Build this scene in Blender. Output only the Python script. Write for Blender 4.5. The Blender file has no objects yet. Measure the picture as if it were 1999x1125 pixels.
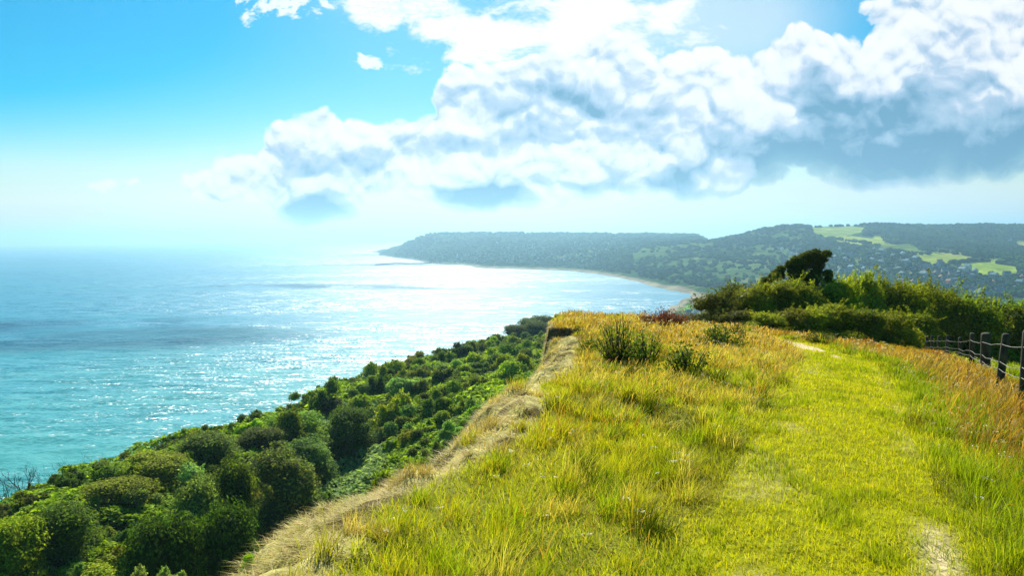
import bpy, math
import numpy as np
from mathutils import Vector, Matrix

C = bpy.context.scene.collection
rng = np.random.default_rng(11)
SEA = -120.0
EYE = 1.65
HAZE = 0.00014
EXPO = 1.0
SUN_EL, SUN_AZ = math.radians(38), math.radians(-5)      # azimuth from +Y towards +X

# ------------------------------------------------------------------ camera maths
FPX = 1444.0
PITCH, ROLL = math.radians(4.0), 0.0098
cp, sp = math.cos(PITCH), math.sin(PITCH)
FW = np.array([0, cp, -sp]); R0 = np.array([1.0, 0, 0]); U0 = np.array([0, sp, cp])
RT = math.cos(ROLL) * R0 - math.sin(ROLL) * U0
UP = math.cos(ROLL) * U0 + math.sin(ROLL) * R0
EYEP = np.array([0, 0, EYE])

def pdir(px, py):
    a = (px - 999.5) / FPX; b = (562.5 - py) / FPX
    return FW + a * RT + b * UP
def pat(px, py, Y):
    d = pdir(px, py); return EYEP + d * (Y / d[1])
def pz(px, py, z):
    d = pdir(px, py); return EYEP + d * ((z - EYE) / d[2])
def proj(P):
    q = P - EYEP
    f = q @ FW
    return 999.5 + FPX * (q @ RT) / f, 562.5 - FPX * (q @ UP) / f

# ------------------------------------------------------------------ numpy noise
_T = np.random.default_rng(3).random((256, 256))
def vn(x, y, s=0):
    x = np.asarray(x, float) + s * 17.37; y = np.asarray(y, float) + s * 9.71
    ix = np.floor(x).astype(int); iy = np.floor(y).astype(int)
    fx = x - ix; fy = y - iy
    fx = fx * fx * (3 - 2 * fx); fy = fy * fy * (3 - 2 * fy)
    a = _T[ix & 255, iy & 255]; b = _T[(ix + 1) & 255, iy & 255]
    c = _T[ix & 255, (iy + 1) & 255]; d = _T[(ix + 1) & 255, (iy + 1) & 255]
    return (a * (1 - fx) + b * fx) * (1 - fy) + (c * (1 - fx) + d * fx) * fy
def fbm(x, y, o=4, s=0, g=0.5):
    t = 0; a = 1.0; n = 0
    for k in range(o):
        t = t + a * vn(x, y, s + k * 3); n += a; a *= g; x = x * 2.03; y = y * 2.03
    return t / n
def sst(a, b, x):
    t = np.clip((x - a) / (b - a), 0, 1); return t * t * (3 - 2 * t)

def mixc(a, b, t): return a * (1 - t[:, None]) + b * t[:, None]
# ------------------------------------------------------------------ mesh helpers
def mesh_np(name, V, Fc, cols=None, mats=(), mi=None, smooth=False):
    V = np.asarray(V, np.float32); Fc = np.asarray(Fc, np.int32)
    k = Fc.shape[1]
    me = bpy.data.meshes.new(name)
    me.vertices.add(len(V)); me.vertices.foreach_set('co', V.ravel())
    me.loops.add(Fc.size); me.loops.foreach_set('vertex_index', Fc.ravel())
    me.polygons.add(len(Fc)); me.polygons.foreach_set('loop_start', np.arange(0, Fc.size, k, dtype=np.int32))
    for m in mats: me.materials.append(m)
    if mi is not None: me.polygons.foreach_set('material_index', np.asarray(mi, np.int32))
    me.polygons.foreach_set('use_smooth', np.full(len(Fc), smooth))
    if cols is not None:
        ca = me.color_attributes.new('col', 'FLOAT_COLOR', 'POINT')
        c4 = np.ones((len(V), 4), np.float32); c4[:, :3] = cols
        ca.data.foreach_set('color', c4.ravel())
    me.update(calc_edges=True); me.validate()
    return me
def link(name, me, parent=None, loc=(0, 0, 0), rz=0.0, sc=1.0):
    o = bpy.data.objects.new(name, me); C.objects.link(o)
    o.location = loc; o.rotation_euler = (0, 0, rz)
    o.scale = (sc, sc, sc) if np.isscalar(sc) else sc
    if parent: o.parent = parent
    return o
def tag(o, label=None, cat=None, group=None, kind=None):
    if label: o['label'] = label
    if cat: o['category'] = cat
    if group: o['group'] = group
    if kind: o['kind'] = kind
    return o
def empty(name, loc, rz=0.0, sc=1.0):
    o = bpy.data.objects.new(name, None); C.objects.link(o)
    o.location = loc; o.rotation_euler = (0, 0, rz); o.scale = (sc, sc, sc) if np.isscalar(sc) else sc
    o.empty_display_size = 0.2
    return o
class MB:
    """collects tris / quads (as tris)"""
    def __init__(s): s.V = []; s.F = []; s.C = []; s.M = []; s.n = 0
    def add(s, V, F, col=(1, 1, 1), m=0):
        V = np.asarray(V, float); F = np.asarray(F, int)
        s.V.append(V); s.F.append(F + s.n); s.n += len(V)
        col = np.asarray(col, float)
        s.C.append(np.tile(col, (len(V), 1)) if col.ndim == 1 else col); s.M.append(np.full(len(F), m))
    def tube(s, pts, rad, sides=6, col=(1, 1, 1), m=0):
        pts = np.asarray(pts, float); n = len(pts); V = []
        for i in range(n):
            t = pts[min(i + 1, n - 1)] - pts[max(i - 1, 0)]; t = t / (np.linalg.norm(t) + 1e-9)
            a = np.cross(t, [0.3, 1, 0.1]); a /= np.linalg.norm(a) + 1e-9; b = np.cross(t, a)
            for k in range(sides):
                w = 2 * math.pi * k / sides
                V.append(pts[i] + rad[i] * (a * math.cos(w) + b * math.sin(w)))
        F = []
        for i in range(n - 1):
            for k in range(sides):
                p = i * sides + k; q = i * sides + (k + 1) % sides
                F += [(p, q, q + sides), (p, q + sides, p + sides)]
        c = len(V); V.append(pts[-1]); V.append(pts[0])
        for k in range(sides):
            F.append(((n - 1) * sides + k, (n - 1) * sides + (k + 1) % sides, c)); F.append(((k + 1) % sides, k, c + 1))
        s.add(V, F, col, m)
    def mesh(s, name, mats, smooth=False):
        return mesh_np(name, np.concatenate(s.V), np.concatenate(s.F), np.concatenate(s.C), mats, np.concatenate(s.M), smooth)

# ------------------------------------------------------------------ materials
def new_mat(name):
    m = bpy.data.materials.new(name); m.use_nodes = True
    nt = m.node_tree; nt.nodes.clear()
    out = nt.nodes.new('ShaderNodeOutputMaterial')
    return m, nt, out
def nd(nt, t, **kw):
    n = nt.nodes.new(t)
    for k, v in kw.items(): setattr(n, k, v)
    return n
def setin(n, **kw):
    for k, v in kw.items(): n.inputs[k.replace('_', ' ')].default_value = v
    return n

def leaf_mat(name, trans=0.4, rough=0.7, spec=0.07, var=0.35, tint=(1, 1, 1), tmul=(1.25, 1.2, 0.6)):
    m, nt, out = new_mat(name); L = nt.links.new
    at = nd(nt, 'ShaderNodeAttribute', attribute_name='col')
    oi = nd(nt, 'ShaderNodeObjectInfo')
    hs = nd(nt, 'ShaderNodeHueSaturation')
    mr = nd(nt, 'ShaderNodeMapRange'); setin(mr, To_Min=0.5 - 0.035 * var / 0.35, To_Max=0.5 + 0.03 * var / 0.35)
    mv = nd(nt, 'ShaderNodeMapRange'); setin(mv, To_Min=1 - var, To_Max=1 + var)
    wn = nd(nt, 'ShaderNodeMath', operation='FRACT'); mu = nd(nt, 'ShaderNodeMath', operation='MULTIPLY'); mu.inputs[1].default_value = 7.31
    L(oi.outputs['Random'], mr.inputs['Value']); L(oi.outputs['Random'], mu.inputs[0]); L(mu.outputs[0], wn.inputs[0]); L(wn.outputs[0], mv.inputs['Value'])
    L(at.outputs['Color'], hs.inputs['Color']); L(mr.outputs[0], hs.inputs['Hue']); L(mv.outputs[0], hs.inputs['Value'])
    pr = nd(nt, 'ShaderNodeBsdfPrincipled'); setin(pr, Roughness=rough); pr.inputs['Specular IOR Level'].default_value = spec
    tr = nd(nt, 'ShaderNodeBsdfTranslucent')
    mm = nd(nt, 'ShaderNodeMix', data_type='RGBA', blend_type='MULTIPLY'); mm.inputs[0].default_value = 1
    mm.inputs[7].default_value = (*tmul, 1)
    L(hs.outputs[0], mm.inputs[6]); L(mm.outputs[2], tr.inputs['Color']); L(hs.outputs[0], pr.inputs['Base Color'])
    mx = nd(nt, 'ShaderNodeMixShader'); mx.inputs[0].default_value = trans
    L(pr.outputs[0], mx.inputs[1]); L(tr.outputs[0], mx.inputs[2]); L(mx.outputs[0], out.inputs[0])
    return m
def noise_mat(name, c1, c2, scale, rough=0.9, bump=0.5, detail=6, attr=False, dist=0.05, spec=0.2):
    m, nt, out = new_mat(name); L = nt.links.new
    g = nd(nt, 'ShaderNodeNewGeometry'); tc = nd(nt, 'ShaderNodeTexCoord')
    no = nd(nt, 'ShaderNodeTexNoise'); setin(no, Scale=scale, Detail=detail, Roughness=0.65)
    L(g.outputs['Position'] if attr else tc.outputs['Object'], no.inputs['Vector'])
    cr = nd(nt, 'ShaderNodeMix', data_type='RGBA')
    mr = nd(nt, 'ShaderNodeMapRange'); setin(mr, From_Min=0.35, From_Max=0.65)
    L(no.outputs[0], mr.inputs[0]); L(mr.outputs[0], cr.inputs[0])
    cr.inputs[6].default_value = (*c1, 1); cr.inputs[7].default_value = (*c2, 1)
    pr = nd(nt, 'ShaderNodeBsdfPrincipled'); setin(pr, Roughness=rough); pr.inputs['Specular IOR Level'].default_value = spec
    col = cr.outputs[2]
    if attr:
        at = nd(nt, 'ShaderNodeAttribute', attribute_name='col')
        mm = nd(nt, 'ShaderNodeMix', data_type='RGBA', blend_type='MULTIPLY'); mm.inputs[0].default_value = 1
        L(col, mm.inputs[6]); L(at.outputs['Color'], mm.inputs[7]); col = mm.outputs[2]
    L(col, pr.inputs['Base Color'])
    b = nd(nt, 'ShaderNodeBump'); setin(b, Strength=bump, Distance=dist)
    L(no.outputs[0], b.inputs['Height']); L(b.outputs[0], pr.inputs['Normal']); L(pr.outputs[0], out.inputs[0])
    return m

M_grass = leaf_mat('grass_blades', trans=0.5, rough=0.5, var=0.0, tmul=(1.3, 1.15, 0.4))
M_leaf = leaf_mat('leaves', trans=0.42, var=0.3)
M_leaf2 = leaf_mat('hedge_leaves', trans=0.42, var=0.25)
M_wood_far = leaf_mat('far_woodland', trans=.12, spec=0.0, var=0)
M_bark = noise_mat('bark', (0.05, 0.04, 0.03), (0.13, 0.1, 0.075), 6, bump=0.8)
M_wood = noise_mat('weathered_wood', (0.03, 0.03, 0.022), (0.1, 0.095, 0.06), 9, bump=0.6, dist=0.01)
M_ground = noise_mat('soil_and_turf', (0.6, 0.58, 0.5), (1.3, 1.25, 1.15), 7, bump=1.0, attr=True, dist=0.06, spec=0.03)
M_far = noise_mat('hill_turf', (0.6, 0.62, 0.55), (1.25, 1.3, 1.15), 0.02, bump=1.0, attr=True, dist=12, detail=8, spec=0.0)
M_wall = noise_mat('render_wall', (0.5, 0.5, 0.47), (0.62, 0.61, 0.58), 0.5, bump=0.0)
M_cream = noise_mat('stone_wall', (0.42, 0.36, 0.27), (0.5, 0.44, 0.34), 0.5, bump=0.0)
M_slate = noise_mat('slate_roof', (0.09, 0.15, 0.18), (0.16, 0.24, 0.27), 0.8, rough=0.8, bump=0.0, spec=0.04)
M_tile = noise_mat('tile_roof', (0.2, 0.11, 0.07), (0.3, 0.17, 0.11), 0.8, bump=0.0)
M_glass = noise_mat('dark_window', (0.03, 0.035, 0.04), (0.05, 0.055, 0.06), 0.8, rough=0.2, bump=0.0, spec=0.5)
M_stone = noise_mat('harbour_stone', (0.16, 0.15, 0.14), (0.3, 0.28, 0.25), 0.2, bump=0.2)
M_wire = noise_mat('galvanised_wire', (0.2, 0.195, 0.17), (0.32, 0.31, 0.27), 3, rough=0.45, bump=0.0)

# ------------------------------------------------------------------ near land as a height function
ZY = np.array([-20, 0, 4, 8, 12, 17, 22, 28, 33, 40]); ZZ = np.array([0.6, 0, -.05, -.2, -.42, -.73, -1.05, -1.46, -1.84, -2.4])
def zc(y): return np.interp(y, ZY, ZZ)
def rdrop(x):
    t = np.clip(x - 2, 0, None)
    return 0.125 * (np.sqrt(t * t + 5) - 5 ** .5) + 0.12 * np.clip(t - 13, 0, None)
# silhouette of the cliff edge in plan
EDGE = []
for (px, py) in [(430, 1125), (520, 1065), (560, 1020), (620, 985), (720, 940), (800, 880), (900, 800), (975, 768), (1018, 738), (1050, 712), (1070, 690), (1076, 650), (1086, 632)]:
    y = 5.0
    for _ in range(40): P = pz(px, py, zc(y) - 0.36); y = 0.5 * y + 0.5 * P[1]
    EDGE.append((P[1], P[0]))
EDGE = np.array(EDGE); EDGE = EDGE[np.argsort(EDGE[:, 0])]
EDGE[:, 1] += np.interp(EDGE[:, 0], [3.5, 4.7, 6, 7.5, 10, 15, 19], [-.08, .08, .55, .6, .38, .2, 0])
EDGE = np.vstack([[-12, EDGE[0, 1] - (EDGE[0, 0] + 12) * 0.02], EDGE, [40, EDGE[-1, 1] + 2.5], [300, EDGE[-1, 1] + 50]])
def shw(y):
    y = np.asarray(y, float); return 0.8 + .18 * sst(10, 5, y) - 0.62 * sst(15.5, 18.5, y)
def xb(y):
    return np.interp(y, EDGE[:, 0], EDGE[:, 1]) + shw(y) - .05 + 0.22 * (fbm(y * 1.3, y * 0 + 4, 3, 5) - .5)
# seaward rim of the wooded undercliff
RIM = np.array([(-40, -80), (30, -74), (97, -66), (112, -61), (127, -51), (143, -40), (156, -43), (176, -43), (195, -33), (225, -16), (262, -1), (296, 9), (340, 22), (420, 60), (800, 160), (1141, 244)], float)
def xrim(y): return np.interp(y, RIM[:, 0], RIM[:, 1])
def zbench(x, y):
    z = -24 - 0.2 * np.clip(-x - 12, 0, 200) - 0.085 * np.clip(y - 125, 0, 150) + 1.5 * sst(60, 90, y) * sst(135, 110, y) + 3.0 * (fbm(x * .05, y * .05, 4, 2) - .5)
    z = z - 7.5 * np.exp(-((x + 24) / 15) ** 2) * sst(25, 55, y) * (1 - sst(112, 145, y))
    z = z - 0.3 * np.clip(x - 25, 0, 300) - 0.5 * np.clip(y - 330, 0, 400)
    z = np.maximum(z, -112 + 4 * fbm(x * .01, y * .01, 3, 9))
    return z - 1.3 * np.clip(xrim(y) + 6 * (fbm(y * .07, y * 0 + 1.5, 3, 4) - .5) - x, 0, None)
def zland(x, y):
    x = np.asarray(x, float); y = np.asarray(y, float)
    yr = 29.5 + 14 * sst(7, 13, x)
    f = np.clip(y - yr, 0, None)
    zm = zc(y) - rdrop(x) - np.where(f < 6, 0.035 * f * f, 0.035 * 36 + 0.42 * (f - 6))
    zm = zm + 0.26 * (fbm(x * .55, y * .5, 3, 1) - .5) * sst(3, 8, y) * (1 - .7 * np.exp(-((x - np.interp(y, [0, 5, 17, 25], [1.9, 2.4, 7.3, 9.5])) / 1.2) ** 2)) + 0.04 * (fbm(x * 2.5, y * 2.5, 3, 7) - .5)
    # eroded hollow with a bare face
    h = sst(0.55, 0.75, x) * sst(2.2, 1.75, x + 0.25 * (fbm(y * 2, x * 2, 2, 3) - .5)) * sst(16.8, 18.8, y) * (1 - sst(20.7, 20.95, y + 0.5 * (fbm(x * 3, y, 2, 8) - .5) + .9 * (fbm(x * 1.3, y * .0 + 2, 3, 18) - .5)))
    zm = zm - 1.25 * h
    t = xb(y) - x
    w_ = shw(y); s = np.clip(t / w_, 0, 1)
    stp = 1.9 + 3.5 * sst(15.5, 18.5, y)
    drop = 0.36 * s * s * w_ / .8 + np.clip(t - w_, 0, 5) * stp * (1 + .0 * y) + np.clip(t - w_ - 5, 0, None) * 1.15
    drop = drop + sst(-.1, .25, t) * (1 - sst(1.2, 2.0, t)) * (.22 * (fbm(x * 4.2, y * 4.2, 3, 14) - .5) + .38 * (fbm(x * 1.5, y * 1.5, 4, 16) - .5))
    drop = drop + sst(0.3, 1.2, t) * 0.25 * (fbm(x * 2.2, y * 2.2, 4, 12) - .5)
    return np.maximum(np.maximum(zm - drop, zbench(x, y)), SEA - 6)
def pground(px, py, lift=0.0):
    d = pdir(px, py); t = 2.0
    while t < 900:
        P = EYEP + d * t
        if P[2] - lift < zland(P[0], P[1]): break
        t *= 1.004
    return P

# path centre line in plan
PC = np.array([pground(px, py) for px, py in [(1600, 1120), (1612, 1000), (1620, 900), (1640, 800), (1645, 740), (1640, 705)]])
PATHY = np.concatenate([[-8], PC[:, 1]]); PATHX = np.concatenate([[PC[0, 0] - 0.3], PC[:, 0]])
_dy = PC[-1, 1]
PATHY = np.append(PATHY, [_dy + 3, _dy + 7, _dy + 12, _dy + 30]); PATHX = np.append(PATHX, [PC[-1, 0] + .9, PC[-1, 0] + 1.7, PC[-1, 0] + 1.6, PC[-1, 0] + 1])
def xpath(y): return np.interp(y, PATHY, PATHX)
def pathw(y): return 0.74 + .1 * sst(8, 3, np.asarray(y)) + 0.16 * (fbm(np.asarray(y) * .6, np.asarray(y) * 0 + 3, 2, 6) - .5) - 0.25 * sst(16, 24, y)

G_lush = np.array([.20, .28, .010]); G_yel = np.array([.40, .42, .025]); G_path = np.array([.40, .45, .008])
G_straw = np.array([.46, .36, .10]); G_orange = np.array([.31, .185, .016]); G_pale = np.array([.55, .47, .19]); G_rust = np.array([.25, .11, .02])
SOIL = np.array([.17, .12, .06])

def axis(fine0, fine1, fs, lo, hi, growth):
    a = list(np.arange(fine0, fine1 + 1e-6, fs)); s = fs
    while a[-1] < hi: s *= growth; a.append(a[-1] + min(s, 9.0))
    s = fs
    while a[0] > lo: s *= growth; a.insert(0, a[0] - min(s, 9.0))
    return np.array(a)
def build_ground():
    X = axis(-4, 12, 0.09, -190, 420, 1.05); Y = axis(2.5, 32, 0.12, -14, 900, 1.04)
    gx, gy = np.meshgrid(X, Y); gz = zland(gx, gy)
    V = np.stack([gx, gy, gz], -1).reshape(-1, 3)
    nx, ny = len(X), len(Y)
    i = (np.arange(ny - 1)[:, None] * nx + np.arange(nx - 1)[None, :]).ravel()
    Fq = np.stack([i, i + 1, i + 1 + nx, i + nx], 1)
    x, y, z = V.T
    n = fbm(x * 1.1, y * 1.1, 4, 20)
    col = np.tile(np.array([.19, .21, .02]), (len(V), 1))
    dry = sst(8, 18, y)[:, None]
    col = col * (1 - dry) + np.array([.30, .22, .05]) * dry
    sdist = np.abs(x - xpath(y)) / pathw(y)
    pm = (1 - sst(.8, 1.15, sdist))[:, None]
    col = col * (1 - pm) + (np.array([.24, .27, .008])) * pm
    # bare worn strips on the path
    worn = wornmask(x, y)[:, None]
    col = col * (1 - worn) + np.array([.66, .54, .34]) * worn
    t = xb(y) - x
    sh = sst(-.15, .15, t)[:, None] * (1 - .0 * y[:, None])
    col = col * (1 - sh) + (mixc(np.array([.11, .085, .035]), np.array([.48, .44, .17]), sst(.36, .52, fbm(x * 3.1, y * 3.1, 4, 22))) * (.75 + .5 * n[:, None])) * sh
    cl = (sst(.9, 1.15, t / shw(y)))[:, None]
    col = col * (1 - cl) + mixc(np.array([.09, .06, .025]), np.array([.2, .14, .065]), fbm(x * 1.5, z * 3, 4, 25)) * cl
    h = (sst(0.5, 0.75, x) * sst(2.3, 1.9, x) * sst(16.8, 18.5, y) * (1 - sst(21.3, 21.7, y)))[:, None]
    col = col * (1 - h) + mixc(np.array([.11, .07, .03]), np.array([.27, .18, .09]), fbm(x * 4, z * 6 + y, 4, 27)) * h
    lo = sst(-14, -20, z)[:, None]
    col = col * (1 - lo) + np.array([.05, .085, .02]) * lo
    bc = (sst(-110, -116, z) * sst(300, 320, y))[:, None]
    col = col * (1 - bc) + np.array([.3, .26, .2]) * bc
    o = link('ground', mesh_np('ground', V, Fq, col, [M_ground], smooth=True))
    tag(o, 'grassy clifftop headland dropping to a wooded undercliff above the sea', None, None, 'structure')
def wornmask(x, y):
    c = xpath(y)
    n = fbm(x * 2.2, y * .8, 3, 31)
    a = np.exp(-((x - c - .62) / .10) ** 2) * sst(.46, .62, n) * (1 - .75 * sst(3.9, 4.4, y)) * .8
    b = np.exp(-((x - c - .12) / .10) ** 2) * sst(15, 17, y) * sst(.35, .5, fbm(x * 2, y * .7, 2, 33))
    d = np.exp(-((x - c + .15) / .30) ** 2) * sst(18.0, 19.5, y) * 1.5
    e = .25 * np.exp(-((x - c + .45) / .25) ** 2) * sst(.5, .62, fbm(x * 1.7, y * 1.0, 3, 35))
    return np.clip(a + b + d + e, 0, 1)
build_ground()

# ------------------------------------------------------------------ grass
def blades(x, y, h, w, lean, col, name, label, mat=M_grass, heads=False, zoff=0.0, tipcol=1.4):
    n = len(x); z = zland(x, y) - 0.015 + zoff
    ph = rng.random(n) * 2 * math.pi
    wx, wy = np.cos(ph) * w * .5, np.sin(ph) * w * .5
    lx, ly = lean
    l2 = np.sqrt(np.clip(1 - np.clip((lx * lx + ly * ly) / (h * h + 1e-6), 0, .93), 0.05, 1))
    def P(t, k, up):
        cx = x + lx * k; cy = y + ly * k; cz = z + h * up * l2
        return (np.stack([cx - wx * t, cy - wy * t, cz], 1), np.stack([cx + wx * t, cy + wy * t, cz], 1))
    if heads:
        rows = [P(.45, 0, 0), P(.35, .25, .55), P(1.3, .5, .8), P(.9, .75, .92)]
    else:
        rows = [P(1, 0, 0), P(.85, .32, .55)]
    tip = np.stack([x + lx, y + ly, z + h * l2], 1)
    V = np.stack([r for rr in rows for r in rr] + [tip], 1)
    k = V.shape[1]; R = len(rows)
    base = (np.arange(n) * k)[:, None]
    F = []
    for r in range(R - 1):
        F += [[2 * r, 2 * r + 1, 2 * r + 3], [2 * r, 2 * r + 3, 2 * r + 2]]
    F.append([2 * R - 2, 2 * R - 1, 2 * R])
    Fc = (base[:, None, :] + np.array(F)[None]).reshape(-1, 3)
    cv = np.repeat(col[:, None, :], k, 1).copy()
    cv[:, -1] *= tipcol
    o = link(name, mesh_np(name, V.reshape(-1, 3), Fc, cv.reshape(-1, 3), [mat]))
    tag(o, label, 'grass', None, 'stuff')
def scatter(x0, x1, y0, y1, dens, dref=5.0, p=1.55):
    """points with density dens per m2 near, thinning out with distance"""
    xs, ys = [], []
    yy = y0
    while yy < y1:
        st = max(0.25, yy * 0.06); m = max(yy + st / 2, 0.5)
        a = max(x0, -0.85 * m - 2.0); b = min(x1, 0.95 * m + 4.0)
        if b > a:
            k = int((b - a) * st * dens * min(1, (dref / max(m, dref)) ** p))
            xs.append(rng.uniform(a, b, k)); ys.append(rng.uniform(yy, yy + st, k))
        yy += st
    return np.concatenate(xs), np.concatenate(ys)
def wid(y, w): return w * np.clip(y / 6.0, .8, 6)

def build_grass():
    # --- mown path turf
    x, y = scatter(-2, 14, 1.5, 27, 6500)
    s = np.abs(x - xpath(y)) / pathw(y)
    keep = (s < 1.05 + .16 * rng.standard_normal(len(x))) & (rng.random(len(x)) > .93 * wornmask(x, y))
    x, y = x[keep], y[keep]; n = len(x)
    t = np.clip(fbm(x * 1.6, y * 1.1, 4, 41) * 2.2 - .6, 0, 1)
    col = mixc(G_path, np.array([.44, .44, .012]), t * .7)
    g = sst(.56, .68, fbm(x * 2.6, y * 2.0, 3, 43)); col = mixc(col, G_lush * 1.1, g * .8)
    st = (rng.random(n) < .07).astype(float); col = mixc(col, G_pale, st * .8)
    col *= (.75 + .5 * rng.random(n))[:, None]
    h = rng.uniform(.025, .065, n) * (1 + .5 * g)
    blades(x, y, h, wid(y, .0055) * rng.uniform(.7, 1.3, n), (rng.normal(0, .022, n), rng.normal(0, .022, n)), col, 'path_grass', 'short bright green turf of the mown footpath')

    def zones(x, y):
        e = x - xb(y); s = (x - xpath(y)) / pathw(y)
        return e, s
    # --- short under-grass everywhere else
    x, y = scatter(-8, 30, 1.5, 34, 4200)
    e, s = zones(x, y); keep = (e > -.05) & (np.abs(s) > .95); x, y, e, s = x[keep], y[keep], e[keep], s[keep]; n = len(x)
    dry = np.clip(sst(9, 16, y) * .75 + (fbm(x * .9, y * .6, 4, 51) - .5) * 1.6, 0, 1) * (s < 0) + (s > 0) * np.clip(sst(1.5, 2.8, s) * .8 + (fbm(x * .8, y * .6, 4, 53) - .5) * 1.5, 0, 1)
    dry = dry * (x < 8.6 + .5 * (y - 12.5))
    col = mixc(mixc(G_lush, G_yel, rng.random(n)), np.where((s > 0)[:, None], G_orange, G_straw), dry)
    col *= (.45 + .75 * sst(.36, .6, fbm(x * 1.5, y * 1.2, 3, 58)))[:, None]  # darker patches put the shadowed gaps between tufts into the blade colour
    col *= (.7 + .6 * rng.random(n))[:, None]
    h = rng.uniform(.05, .12, n) * (.6 + .8 * fbm(x * .8, y * .8, 3, 57))
    blades(x, y, h, wid(y, .006) * rng.uniform(.7, 1.3, n), (rng.normal(0, .05, n), rng.normal(0, .05, n)), col, 'meadow_grass', 'knee high mixed green and yellow grass of the clifftop meadow')
    # --- tussocks
    cx, cy = scatter(-8, 30, 1.8, 31, 14, dref=6, p=.9)
    e, s = zones(cx, cy); keep = (e > np.where(rng.random(len(cx)) < .3, -.9, .05)) & (np.abs(s) > 1.14); cx, cy = cx[keep], cy[keep]
    X, Y, H, LX, LY, CO, W = [], [], [], [], [], [], []
    for a, b in zip(cx, cy):
        e, s = a - xb(b), (a - xpath(b)) / pathw(b)
        k = int(110 * min(1, (7 / b) ** .7)) + 14
        r = rng.uniform(.05, .15)
        q = rng.normal(0, 1, (k, 2)) * r * .6
        hh = rng.uniform(.12, .26) * (.55 + .9 * float(fbm(a * .6, b * .6, 3, 63)))
        if s < 0:
            near = float(sst(8, 14.5, b + 3 * (float(fbm(a * .8, b * .5, 3, 61)) - .5)))
            base = (1 - near) * (G_yel * .9 + .1 * G_lush) + near * (G_straw * .85 + G_yel * .15)
            if rng.random() < .3: base = G_lush * (1 + .5 * rng.random())
            if rng.random() < .14: base = np.array([.06, .095, .005])  # very dark tufts painted in for the shadows among the tussocks
            if rng.random() < .25: base = G_pale * .5 + G_yel * .5
        else:
            base = G_lush * 1.1 if s < 1.9 + rng.random() or a > 8.6 + .5 * (b - 12.5) else (G_orange if rng.random() < .62 else (G_yel * .75 if rng.random() < .5 else G_rust))
        if e < .1:
            hh *= .75; base = G_pale * rng.uniform(.5, .95) if rng.random() < .7 else G_yel * .8
        wind = np.array([.5, .0])
        X.append(a + q[:, 0]); Y.append(b + q[:, 1]); h = hh * rng.uniform(.55, 1.15, k); H.append(h)
        out = q / (r + 1e-3)
        LX.append(h * (.38 * out[:, 0] + wind[0] * rng.random(k) + rng.normal(0, .28, k))); LY.append(h * (.38 * out[:, 1] + wind[1] + rng.normal(0, .28, k)))
        CO.append(base[None] * rng.uniform(.6, 1.4, (k, 1)) * (1 + rng.normal(0, .06, (k, 3)))); W.append(wid(np.full(k, b), .0048) * rng.uniform(.7, 1.3, k))
    cat = np.concatenate
    blades(cat(X), cat(Y), cat(H), cat(W), (cat(LX), cat(LY)), np.clip(cat(CO), .003, 1), 'tussock_grass', 'tufted yellow green tussocks leaning in the wind beside the path')
    # --- dry seeding stalks
    x, y = scatter(-4, 30, 2.5, 32, 380, dref=7, p=1.0)
    e, s = zones(x, y); nl = fbm(x * .7, y * .45, 4, 71)
    pr = np.where(s < 0, np.clip(sst(7, 14, y) * .85 - .06 + (nl - .52) * 2.0 + .05, 0, 1), np.clip(sst(1.3, 2.3, s) * .95 + (nl - .5) * 1.5, 0, 1))
    pr = np.where((np.abs(s) < 1.15) | (e < 0.05) | (x > 8.6 + .5 * (y - 12.5)), 0, pr)
    keep = rng.random(len(x)) < pr; x, y, s = x[keep], y[keep], s[keep]; n = len(x)
    rr = np.clip(sst(16, 6, y) * .8 + (fbm(x * .9, y * .7, 3, 73) - .5), 0, 1) * (s > 0)
    col = mixc(mixc(G_straw, G_orange, np.clip(fbm(x * .8, y * .8, 3, 75) * 2 - .65, 0, .85)), G_rust * 1.25, rr * .5)
    col *= (.65 + .7 * rng.random(n))[:, None]
    h = rng.uniform(.16, .36, n) * np.where(s < 0, .85, 1.0) * (.65 + .7 * fbm(x * .7, y * .7, 3, 77)) * (1 - .62 * sst(2.8, 5, s))
    blades(x, y, h, wid(y, .0052) * rng.uniform(.7, 1.2, n), (h * (.3 + rng.normal(0, .3, n)), h * (.05 + rng.normal(0, .3, n))), col, 'dry_grass', 'tall dry orange and straw coloured seeding grass', heads=True)
    # --- flattened straw on the rounded cliff shoulder
    x, y = scatter(-7, 4, 1.5, 26, 5600, dref=5, p=1.3)
    e = x - xb(y); keep = (e < .12 + .12 * rng.standard_normal(len(x))) & (e > -1.6); x, y = x[keep], y[keep]; n = len(x)
    bare = fbm(x * 1.8, y * 1.8, 4, 81); keep = rng.random(n) < sst(.35, .52, bare) * .9 + .1; x, y = x[keep], y[keep]; n = len(x)
    col = mixc(G_pale * 1.15, G_straw, rng.random(n)); g = (rng.random(n) < .22).astype(float); col = mixc(col, G_yel, g)
    col *= (.55 + .75 * rng.random(n))[:, None]
    L_ = rng.uniform(.05, .17, n); a = rng.normal(2.7, .9, n)
    blades(x, y, L_ * rng.uniform(.3, 1.0, n), wid(y, .006) * rng.uniform(.6, 1.4, n), (L_ * np.cos(a), L_ * np.sin(a)), col, 'cliff_edge_grass', 'matted pale straw grass over the rounded cliff edge')
build_grass()
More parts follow.
